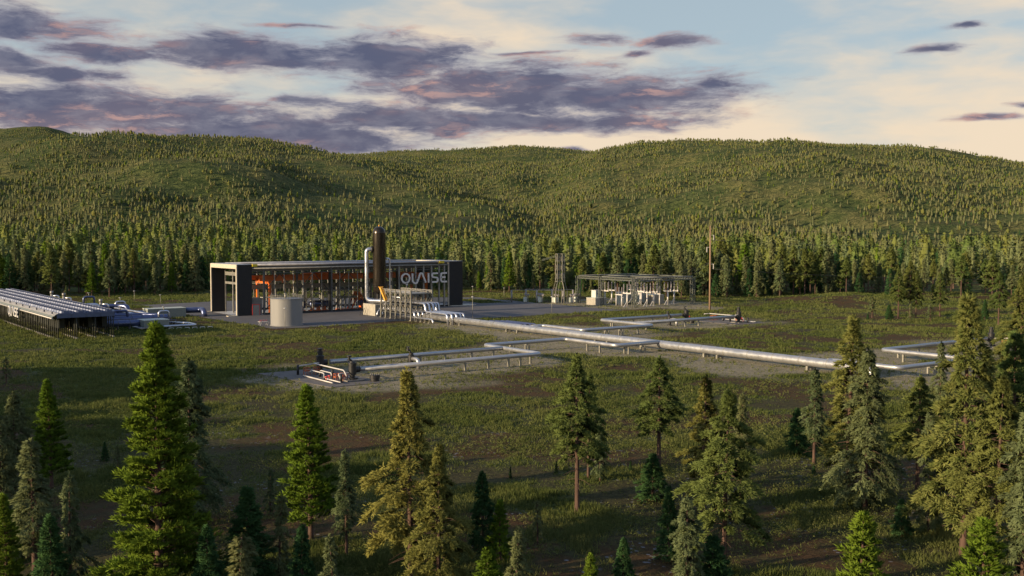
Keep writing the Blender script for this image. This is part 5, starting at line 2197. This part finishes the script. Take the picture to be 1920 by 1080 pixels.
FG = [  # top x, top y, base y (measured), prototype, width factor, label
    (300, 605, 1150, 'larchA', 1.08, "tallest bright green larch with yellow tip rising in the left foreground"),
    (357, 672, 985, 'spruceW', 1.0, "grey spruce half hidden behind the tall bright larch"),
    (30, 735, 985, 'spruceW', 1.05, "broad grey spruce at the left edge of the picture"),
    (97, 712, 915, 'larchB', 1.05, "slender green larch behind the spruces at far left"),
    (66, 822, 1085, 'spruceB', 1.4, "dark stemmed grey spruce in the left corner"),
    (132, 885, 1110, 'spruceS', 0.85, "narrow grey spruce between the left corner trees and the tall larch"),
    (14, 925, 1140, 'larchB', 1.0, "yellow green larch cut by the left bottom corner"),
    (12, 670, 722, 'sapling', 1.0, "small lone pine sapling on the meadow at the left edge"),
    (583, 722, 1010, 'larchB', 1.1, "dark green cone shaped larch left of the golden pines"),
    (650, 842, 1045, 'spruceB', 0.95, "grey spruce just right of the dark green cone larch"),
    (507, 876, 965, 'spruceS', 0.8, "slim spruce tip behind the small grey spruce below the meadow"),
    (524, 925, 1095, 'spruceS', 0.95, "small grey spruce at the foot of the dark green cone larch"),
    (466, 912, 1110, 'firB', 1.3, "wide dark green fir right of the tallest larch"),
    (450, 1004, 1180, 'spruceS', 1.6, "pale spruce cut by the bottom edge under the wide fir"),
    (625, 1002, 1150, 'spruceS', 1.1, "pale young spruce at the bottom edge below the cone larch"),
    (770, 690, 1090, 'pineW', 0.95, "tall golden tipped pine left of centre"),
    (822, 828, 1130, 'pineW', 0.9, "shorter golden tipped pine leaning on the tall golden one"),
    (906, 884, 1030, 'firB', 1.0, "dark green pointed fir right of the golden pines"),
    (937, 938, 1060, 'larchS', 0.95, "bright green young larch before the pointed dark fir"),
    (968, 988, 1140, 'spruceS', 1.15, "pale grey spruce at the bottom right of the bright young larch"),
    (915, 1028, 1170, 'larchS', 1.3, "bright larch top cut by the bottom edge near the centre"),
    (1008, 938, 1022, 'sapling', 0.9, "thin bare stemmed sapling standing alone near the centre bottom"),
    (1082, 664, 963, 'pineA', 1.05, "tall pine with long bare reddish trunk in the centre foreground"),
    (1103, 700, 896, 'pineB', 0.9, "second pine tucked behind the bare trunked centre pine"),
    (1125, 790, 902, 'spruceS', 0.75, "narrow dark spruce right of the bare trunked centre pine"),
    (1235, 668, 885, 'pineA', 1.3, "pine with spreading lower limbs right of the centre pine"),
    (1224, 850, 938, 'firA', 1.3, "round dark fir below the pine with spreading limbs"),
    (1318, 705, 965, 'pineC', 1.25, "pale pine behind the broad golden green one"),
    (1357, 728, 1090, 'pineX', 1.0, "broad golden green pine with bare crooked lower stem"),
    (1287, 928, 1190, 'spruceW', 0.95, "pale spruce in front of the broad golden green pine"),
    (1254, 912, 1050, 'firB', 0.9, "dark fir squeezed behind the pale front spruce"),
    (1390, 735, 935, 'spruceB', 0.9, "faint spruce looking over the right shoulder of the broad pine"),
    (1526, 690, 869, 'spruceB', 1.1, "spruce with thin bare stem left of the big grey spruce"),
    (1494, 765, 852, 'firA', 0.9, "dark bushy fir beside the thin stemmed spruce"),
    (1590, 588, 915, 'pineC', 1.25, "tall pine whose tip stands over the end of the thick pipeline"),
    (1622, 652, 955, 'spruceW', 1.0, "big full grey spruce in front of the pipeline end"),
    (1720, 704, 926, 'pineA', 1.4, "dark green pine with bare trunk between the two big right trees"),
    (1690, 935, 1006, 'firA', 1.0, "small dark fir bush low among the right hand trees"),
    (1806, 548, 1040, 'pineW', 0.95, "tallest golden pine on the right side"),
    (1896, 618, 1006, 'pineX', 1.0, "dark green pine with thick trunk near the right edge"),
    (1912, 512, 725, 'pineW', 1.0, "golden pine farther back at the right edge"),
    (1762, 640, 800, 'spruceB', 0.9, "slim spruce hidden behind the tallest golden pine"),
    (1612, 962, 1215, 'larchS', 1.25, "bright yellow green larch cut by the bottom edge at right"),
    (1840, 974, 1230, 'larchS', 1.3, "bright yellow green larch in the bottom right corner"),
    (1168, 1008, 1120, 'firA', 0.8, "dark young fir at the bottom edge right of the centre"),
    (1108, 1038, 1160, 'larchS', 0.95, "green larch tip just above the bottom edge near the centre pine"),
    (1866, 700, 1085, 'pineX', 0.9, "dark pine filling the gap before the thick trunked pine at right"),
    (1916, 765, 1150, 'spruceW', 0.9, "big spruce cut by the right edge above the corner larch"),
    (1742, 770, 1000, 'spruceA', 0.9, "grey spruce at the left foot of the tallest golden pine"),
    (4, 790, 1065, 'spruceW', 0.9, "dark spruce cut by the left edge below the broad grey one"),
    (100, 965, 1165, 'firB', 1.1, "dark fir at the bottom edge in the left corner"),
    (392, 985, 1160, 'firB', 1.1, "dark fir at the bottom edge right of the tallest larch foot"),
    (566, 985, 1150, 'firB', 1.0, "dark fir at the bottom edge under the cone larch"),
    (1335, 1005, 1180, 'firA', 1.1, "low dark fir at the bottom edge under the broad golden green pine"),
    (957, 874, 897, 'firB', 0.7, "tiny spruce alone on the meadow above the bright young larch"),
    (1043, 864, 886, 'firB', 0.9, "tiny dark fir alone on the meadow left of the centre pine"),
    (1182, 862, 886, 'firB', 0.7, "tiny fir on the meadow between the two central pines"),
    (1526, 872, 890, 'firA', 0.9, "tiny fir at the foot of the thin stemmed spruce"),
    (197, 828, 864, 'firA', 0.7, "small dim fir on the meadow left of the tall larch"),
    (221, 836, 882, 'sapling', 0.9, "small dim sapling next to the dim fir"),
    (1635, 556, 596, 'sapling', 1.1, "lone little pine on the rise below the right hand forest"),
    (1667, 571, 600, 'firA', 1.0, "round dark fir bush on the right hand rise"),
    (1627, 588, 600, 'firA', 0.9, "smallest dark bush on the right hand rise"),
    (1521, 572, 592, 'sapling', 1.0, "little pine sapling alone right of the timber pole"),
    (1744, 570, 603, 'sapling', 1.4, "young bushy pine under the tall right hand rise pines"),
    (1846, 562, 602, 'firB', 1.0, "pointed dark fir between the right edge pines"),
    (1684, 502, 598, 'pineA', 0.95, "leftmost tall pine of the trio on the right hand rise"),
    (1706, 488, 596, 'pineA', 1.1, "middle tall pine of the trio on the right hand rise"),
    (1717, 506, 597, 'pineB', 0.8, "right tall pine of the trio on the right hand rise"),
    (1762, 512, 596, 'pineA', 1.0, "single tall pine right of the trio on the rise"),
    (1872, 508, 610, 'pineA', 1.0, "tall pine beside the golden tree at the right edge"),
    (1707, 568, 604, 'spruceS', 0.8, "small spruce at the foot of the tall trio of pines"),
]
rngt = random.Random(5)
for (tx, ty, by, key, wide, lb) in FG:
    g = at(tx, by)
    zb = hz(g[0], g[1])
    for _ in range(3):
        g = at(tx, by, zb)
        zb = hz(g[0], g[1])
    dep = (g - CAM) @ FH
    dirt = _FW + RV * (tx - 960) / FPX + _UP * (540 - ty) / FPX
    ztop = CAM[2] + dirt[2] * dep / (dirt @ FH)
    place_tree(PF[key], g[0], g[1], max(ztop - zb, 0.6), lb, "foreground trees", rngt.uniform(0, 6.28), wide=wide, z=zb)

# coarser prototypes for the forest edge, then a far mass
PM = {
    'spruce': [tree_proto('spruce', "spruce_tree", 20 + k, 20.0, (3.3, 2.9, 3.6, 3.0)[k], (0.14, 0.22, 0.08, 0.3)[k], 100, 9, 4, 1.0, 0.20) for k in range(4)],
    'pine': [tree_proto('pine', "pine_tree", 30 + k, 21.0, (3.2, 3.5, 2.8)[k], (0.40, 0.30, 0.5)[k], 72, 12, 5, 1.0, 0.21) for k in range(3)],
    'larch': [tree_proto('larch', "larch_tree", 40 + k, 19.0, (2.7, 2.3)[k], 0.10, 110, 8, 4, 0.95, 0.19) for k in range(2)],
    'fir': [tree_proto('fir', "fir_tree", 50 + k, 15.0, (3.3, 2.9)[k], 0.05, 100, 8, 4, 0.9, 0.18) for k in range(2)],
}


def edge_depth(px):
    return np.interp(px, [-200, 0, 200, 390, 880, 1000, 1330, 1450, 1560, 1640, 1750, 1960, 2200],
                     [396, 398, 405, 440, 452, 442, 402, 398, 402, 412, 390, 345, 330])


cands = []
rf_ = np.random.default_rng(77)
# stratified scatter of the forest floor from its edge to the foot of the hills
sp = 6.4
gx = np.arange(-720, 760, sp)
gy = np.arange(300, 900, sp)
GXm, GYm = np.meshgrid(gx, gy)
sx_ = (GXm + rf_.uniform(-0.5, 0.5, GXm.shape) * sp).ravel()
sy_ = (GYm + rf_.uniform(-0.5, 0.5, GYm.shape) * sp).ravel()
px_ = 960 + FPX * sx_ / sy_
keep = (px_ > -560) & (px_ < 2480)
sx_, sy_, px_ = sx_[keep], sy_[keep], px_[keep]
wx = CAM[0] + sx_ * RV[0] + sy_ * FH[0]
wy = CAM[1] + sx_ * RV[1] + sy_ * FH[1]
ed = edge_depth(px_) + (fbm(wx / 22.0, wy / 22.0, 90, 3) - 0.5) * 26
dens_ = np.where(px_ < 1450, 0.80, np.interp(px_, [1450, 1650, 1960], [0.80, 0.26, 0.24]))
dens_ = dens_ * (0.55 + 0.9 * fbm(wx / 40.0, wy / 40.0, 91, 3))
keep = (sy_ > ed) & (rf_.uniform(0, 1, len(sx_)) < dens_)
wx, wy, sy_, px_, sx_, ed = wx[keep], wy[keep], sy_[keep], px_[keep], sx_[keep], ed[keep]
kinds = np.array(['spruce', 'pine', 'larch', 'fir'])
mixr = rf_.uniform(0, 1, len(wx))
pn = fbm(wx / 60.0, wy / 60.0, 95, 2)
kidx = np.where(mixr < 0.46, 0, np.where(mixr < 0.70 + 0.1 * (px_ > 1400), 1, np.where(mixr < 0.84, 2, 3)))
front = sy_ - ed < 12
kidx = np.where(front & (mixr > 0.93), 3, kidx)
hh = np.choose(kidx, [14.8, 15.8, 14.2, 11.5]) * np.clip(rf_.normal(1.0, 0.27, len(wx)), 0.45, 1.6)
hh = np.where(front & (rf_.uniform(0, 1, len(wx)) < 0.30), hh * 0.38, hh)
wz = height(wx, wy)
order = np.argsort(sy_ - 0.35 * (ed - 400) + np.where((px_ < -30) | (px_ > 1950), 2000.0, 0.0))
N_IND = 262
LBL = {'spruce': "grey green spruce", 'pine': "red stemmed pine", 'larch': "bright green narrow larch", 'fir': "dark green dense fir"}


def zone(px):
    if px < 385:
        return "in the forest edge behind the cooling array and its pipework"
    if px < 875:
        return "in the forest behind the long glass hall"
    if px < 1320:
        return "in the forest edge behind the substation"
    if px < 1640:
        return "in the forest edge right of the timber pole"
    return "in the open wood on the far right rise"


rot_r = random.Random(9)
for i in order[:N_IND]:
    kd = kinds[kidx[i]]
    pr = rot_r.choice(PM[kd])
    zn = zone(px_[i])
    place_tree(pr, wx[i], wy[i], hh[i], LBL[kd] + " " + zn, kd + " trees " + zn, rot_r.uniform(0, 6.28), wide=rot_r.uniform(0.85, 1.2), z=wz[i])

# the rest of the wood and the trees on the hills read as one mass
rest_i = order[N_IND:]
fx, fy_, fz, fk, fh = [wx[rest_i]], [wy[rest_i]], [wz[rest_i]], [kidx[rest_i]], [hh[rest_i]]
fd = [sy_[rest_i]]
NH = 190000
aa = rf_.uniform(-0.64, 0.64, NH)
rr = np.sqrt(rf_.uniform(760.0 ** 2, 3500.0 ** 2, NH))
hx = CAM[0] + rr * (np.sin(aa) * RV[0] + np.cos(aa) * FH[0])
hy = CAM[1] + rr * (np.sin(aa) * RV[1] + np.cos(aa) * FH[1])
hzv = height(hx, hy)
thin = np.interp(hzv, [0, 12, 45, 110, 260], [1.0, 1.0, 0.85, 0.70, 0.50]) * (0.25 + 1.5 * sstep(fbm(hx / 150.0, hy / 150.0, 97, 4), 0.30, 0.68))
# drop what lies behind a crest
vis = np.ones(NH, bool)
el0 = (hzv + 14 - CAM[2]) / rr
mx_ = np.full(NH, -9.0)
for f in np.linspace(0.35, 0.985, 26):
    qx = CAM[0] + rr * f * (np.sin(aa) * RV[0] + np.cos(aa) * FH[0])
    qy = CAM[1] + rr * f * (np.sin(aa) * RV[1] + np.cos(aa) * FH[1])
    mx_ = np.maximum(mx_, (height(qx, qy) - CAM[2]) / (rr * f))
vis = el0 > mx_ - 0.002
hyd = rr * np.cos(aa)
keep = vis & (rf_.uniform(0, 1, NH) < thin) & ((hyd > 895) | (np.abs(aa) > 0.635))
hx, hy, hzv, rr = hx[keep], hy[keep], hzv[keep], rr[keep]
mr = rf_.uniform(0, 1, len(hx))
fx.append(hx)
fy_.append(hy)
fz.append(hzv)
hk = np.where(mr < 0.66, 0, np.where(mr < 0.84, 1, np.where(mr < 0.88, 2, 3)))
fk.append(hk)
fh.append(np.interp(hzv, [0, 20, 80, 250], [0.66, 0.52, 0.40, 0.37]) * np.choose(hk, [14.0, 14.5, 13.0, 10.0]) * np.clip(rf_.normal(1, 0.22, len(hx)), 0.4, 1.5))
fd.append(rr)
fx, fy_, fz, fk, fh, fd = map(np.concatenate, (fx, fy_, fz, fk, fh, fd))


def lod_tris(kind, seed, n, kl, kw):
    """a light crown of unit height: a ragged spindle with triangles standing out of it"""
    r0 = {'spruce': 2.9, 'pine': 3.0, 'larch': 2.4, 'fir': 3.0}[kind]
    cs0 = {'spruce': 0.16, 'pine': 0.36, 'larch': 0.1, 'fir': 0.06}[kind]
    rng = np.random.default_rng(seed)
    nr_, ns_ = (5, 6) if n > 60 else (4, 5)
    fr = 0.62 if n > 60 else 0.92
    rings = []
    for k in range(nr_ + 1):
        u = k / nr_
        if kind == 'pine':
            r_ = r0 * (0.25 + 0.9 * math.sin(PI * min(1, u * 0.8 + 0.15))) * (1 - u ** 3)
        else:
            r_ = r0 * ((1 - u) ** 0.8) * (0.45 if k == 0 else 1.0)
        ring_ = []
        for m_ in range(ns_):
            a_ = 2 * PI * (m_ + 0.5 * (k % 2)) / ns_ + rng.normal(0, 0.2)
            q_ = r_ * fr * rng.uniform(0.6, 1.3)
            ring_.append((q_ * math.cos(a_), q_ * math.sin(a_), 20 * (cs0 + (1 - cs0) * u) + (rng.normal(0, 0.5) if 0 < k < nr_ else 0)))
        rings.append(ring_)
    core_ = []
    for k in range(nr_):
        for m_ in range(ns_):
            m2 = (m_ + 1) % ns_
            core_.append([rings[k][m_], rings[k][m2], rings[k + 1][m_]])
            if k < nr_ - 1:
                core_.append([rings[k][m2], rings[k + 1][m2], rings[k + 1][m_]])
    nb = max(8, n // 5)
    V, _, _ = conifer_geo(kind, seed, 20.0, r0, cs0, nb, 3, 2, kl, kw, False)
    T = V[:, [0, 1, 2]].copy()
    T[:, 1] = (V[:, 1] + (V[:, 1] - V[:, 3]) * 0.5)
    sel = rng.permutation(len(T))[:n]
    return np.concatenate([np.array(core_), T[sel]]) / 20.0


def trunk_tris(w):
    out_ = []
    for k in range(3):
        a0, a1 = 2 * PI * k / 3, 2 * PI * (k + 1) / 3
        out_.append([(w * math.cos(a0), w * math.sin(a0), -0.03), (w * math.cos(a1), w * math.sin(a1), -0.03), (0, 0, 0.9)])
    return np.array(out_)


parts_v, parts_m, parts_t, parts_r = [], [], [], []
for (dmin, dmax, n, kl, kw) in ((0, 620, 230, 1.3, 0.34), (620, 1000, 100, 1.5, 0.45), (1000, 1600, 26, 1.7, 0.6), (1600, 9000, 8, 1.8, 0.8)):
    for ki, kd in enumerate(kinds):
        for var in range(3):
            tri = lod_tris(kd, 300 + ki * 10 + var, n, kl, kw)
            tk_ = trunk_tris(0.016)
            geo = np.concatenate([tri, tk_]).reshape(-1, 3)
            mi = np.concatenate([np.full(len(tri), ki if dmin < 1000 else ki + 5), np.full(len(tk_), 4)])
            s_ = (fd >= dmin) & (fd < dmax) & (fk == ki) & (np.arange(len(fd)) % 3 == var)
            if not s_.any():
                continue
            x0, y0, z0, h0 = fx[s_], fy_[s_], fz[s_], fh[s_]
            an = rf_.uniform(0, 6.283, len(x0))
            wd_ = rf_.uniform(0.85, 1.3, len(x0)) * np.interp(fd[s_], [700, 1100], [1.0, 1.55])
            c_, s__ = np.cos(an)[:, None], np.sin(an)[:, None]
            gx_ = (geo[None, :, 0] * c_ - geo[None, :, 1] * s__) * (h0 * wd_)[:, None] + x0[:, None]
            gy_ = (geo[None, :, 0] * s__ + geo[None, :, 1] * c_) * (h0 * wd_)[:, None] + y0[:, None]
            gz_ = geo[None, :, 2] * h0[:, None] + z0[:, None]
            parts_v.append(np.stack([gx_, gy_, gz_], 2).reshape(-1, 3))
            parts_m.append(np.tile(mi, len(x0)))
            rl_ = np.stack([gx_ - x0[:, None], gy_ - y0[:, None], 0 * gz_], 2).reshape(-1, 3)
            parts_r.append(rl_ / (np.linalg.norm(rl_, axis=1, keepdims=True) + 1e-6))
            parts_t.append(np.repeat(rf_.uniform(0, 1, len(x0)), len(geo)))
FV = np.concatenate(parts_v)
FMI = np.concatenate(parts_m)
FT = np.concatenate(parts_t)
me = bpy.data.meshes.new("forest")
me.vertices.add(len(FV))
me.vertices.foreach_set("co", FV.astype(np.float32).ravel())
me.loops.add(len(FV))
me.loops.foreach_set("vertex_index", np.arange(len(FV), dtype=np.int32))
me.polygons.add(len(FMI))
me.polygons.foreach_set("loop_start", np.arange(0, len(FV), 3, dtype=np.int32))
me.update(calc_edges=True)
for k in kinds:
    me.materials.append(foliage_mat(k + "_mass", *[tuple(c * 1.05 for c in cc) for cc in FOL[k]], attr="tint", round_by="outward"))
me.materials.append(BARK)
for k in kinds:
    me.materials.append(foliage_mat(k + "_far_mass", *[tuple(c * f for c, f in zip(cc, (1.02, 0.92, 0.98))) for cc in FOL[k]], attr="tint", round_by="outward"))
me.polygons.foreach_set("material_index", FMI.astype(np.int32))
ta = me.attributes.new("tint", 'FLOAT', 'POINT')
ta.data.foreach_set("value", FT.astype(np.float32))
ta = me.attributes.new("outward", 'FLOAT_VECTOR', 'POINT')
ta.data.foreach_set("vector", np.concatenate(parts_r).astype(np.float32).ravel())
fo = bpy.data.objects.new("forest", me)
COL.objects.link(fo)
tag(fo, "conifer forest covering the plain behind the plant and the hills", "forest", None, "stuff")
print("forest trees", len(fx), "tris", len(FMI))

# ---------------------------------------------------------------- meadow grass
rg = np.random.default_rng(3)
NG = 410000
ga_ = rg.uniform(-0.64, 0.64, NG)
gr = np.exp(rg.uniform(math.log(52), math.log(470), NG))
gxw = CAM[0] + gr * (np.sin(ga_) * RV[0] + np.cos(ga_) * FH[0])
gyw = CAM[1] + gr * (np.sin(ga_) * RV[1] + np.cos(ga_) * FH[1])
gcov, gdry, gmoss, gst = cover(gxw, gyw)
ok = rg.uniform(0, 1, NG) < (0.05 + 0.95 * gcov)
ok &= ~(in_poly(gxw, gyw, YARD) & ~in_poly(gxw, gyw, YARD_HOLE))
for pd in PADS:
    ok &= ~in_poly(gxw, gyw, pd)
gxw, gyw, gr, gcov, gdry = gxw[ok], gyw[ok], gr[ok], gcov[ok], gdry[ok]
n = len(gxw)
gzw = height(gxw, gyw)
NBL = 5
hgt = rg.uniform(0.22, 0.52, (n, NBL)) * (0.55 + 0.6 * gcov)[:, None] * (0.7 + 0.9 * sstep(fbm(gxw / 3.2, gyw / 3.2, 88, 2), 0.4, 0.7))[:, None]
wdt = np.maximum(0.035, gr * 0.00042)[:, None] * rg.uniform(0.7, 1.4, (n, NBL))
an = rg.uniform(0, 6.283, (n, NBL))
ox = rg.normal(0, 0.22, (n, NBL)) * (0.6 + gr / 250.0)[:, None]
oy = rg.normal(0, 0.22, (n, NBL)) * (0.6 + gr / 250.0)[:, None]
lx = rg.normal(0, 0.16, (n, NBL))
ly = rg.normal(0, 0.16, (n, NBL))
bx0 = gxw[:, None] + ox
by0 = gyw[:, None] + oy
bz0 = np.repeat(gzw[:, None], NBL, 1) - 0.03
v0 = np.stack([bx0 - np.cos(an) * wdt, by0 - np.sin(an) * wdt, bz0], -1)
v1 = np.stack([bx0 + np.cos(an) * wdt, by0 + np.sin(an) * wdt, bz0], -1)
v2 = np.stack([bx0 + lx, by0 + ly, bz0 + hgt], -1)
GV = np.stack([v0, v1, v2], 2).reshape(-1, 3)
# leafy weeds and low shrubs in the nearer meadow
NS = 40000
sa = rg.uniform(-0.64, 0.64, NS)
sr = np.exp(rg.uniform(math.log(52), math.log(210), NS))
sx0 = CAM[0] + sr * (np.sin(sa) * RV[0] + np.cos(sa) * FH[0])
sy0 = CAM[1] + sr * (np.sin(sa) * RV[1] + np.cos(sa) * FH[1])
ok = rg.uniform(0, 1, NS) < sstep(fbm(sx0 / 9.0, sy0 / 9.0, 101, 3), 0.44, 0.64)
ok &= dist_lines(sx0, sy0) > 3.0
for pd in PADS:
    ok &= ~in_poly(sx0, sy0, pd)
sx0, sy0, sr = sx0[ok], sy0[ok], sr[ok]
ns = len(sx0)
NLF = 14
sh0 = rg.uniform(0.25, 0.75, ns)[:, None]
la = rg.uniform(0, 6.283, (ns, NLF))
lr = np.sqrt(rg.uniform(0, 1, (ns, NLF))) * sh0 * 0.75
c0 = np.stack([sx0[:, None] + lr * np.cos(la), sy0[:, None] + lr * np.sin(la), height(sx0, sy0)[:, None] + sh0 * rg.uniform(0.1, 1.0, (ns, NLF))], -1)
ls = np.maximum(0.07, sr * 0.0007)[:, None, None]
dv = rg.normal(0, 1, (ns, NLF, 3)) * ls
dw = rg.normal(0, 1, (ns, NLF, 3)) * ls
WV = np.stack([c0, c0 + dv, c0 + dw], 2).reshape(-1, 3)
GV = np.concatenate([GV, WV])
me = bpy.data.meshes.new("meadow_grass")
me.vertices.add(len(GV))
me.vertices.foreach_set("co", GV.astype(np.float32).ravel())
me.loops.add(len(GV))
me.loops.foreach_set("vertex_index", np.arange(len(GV), dtype=np.int32))
me.polygons.add(len(GV) // 3)
me.polygons.foreach_set("loop_start", np.arange(0, len(GV), 3, dtype=np.int32))
me.update(calc_edges=True)
ta = me.attributes.new("tint", 'FLOAT', 'POINT')
tv = np.clip(rg.normal(0.30, 0.22, n) + gdry * 0.5 + 1.5 * (fbm(gxw / 14.0, gyw / 14.0, 89, 3) - 0.5), 0, 1.4)
ta.data.foreach_set("value", np.concatenate([np.repeat(tv, NBL * 3), np.repeat(np.clip(rg.normal(0.55, 0.35, ns), 0, 1.5), NLF * 3)]).astype(np.float32))
me.materials.append(foliage_mat("grass_blades", (0.060, 0.082, 0.022), (0.116, 0.140, 0.042), (0.195, 0.190, 0.074), attr="tint"))
go = bpy.data.objects.new("meadow_grass", me)
COL.objects.link(go)
tag(go, "tufts of short wild grass over the meadow", "grass", None, "stuff")
print("grass tufts", n)
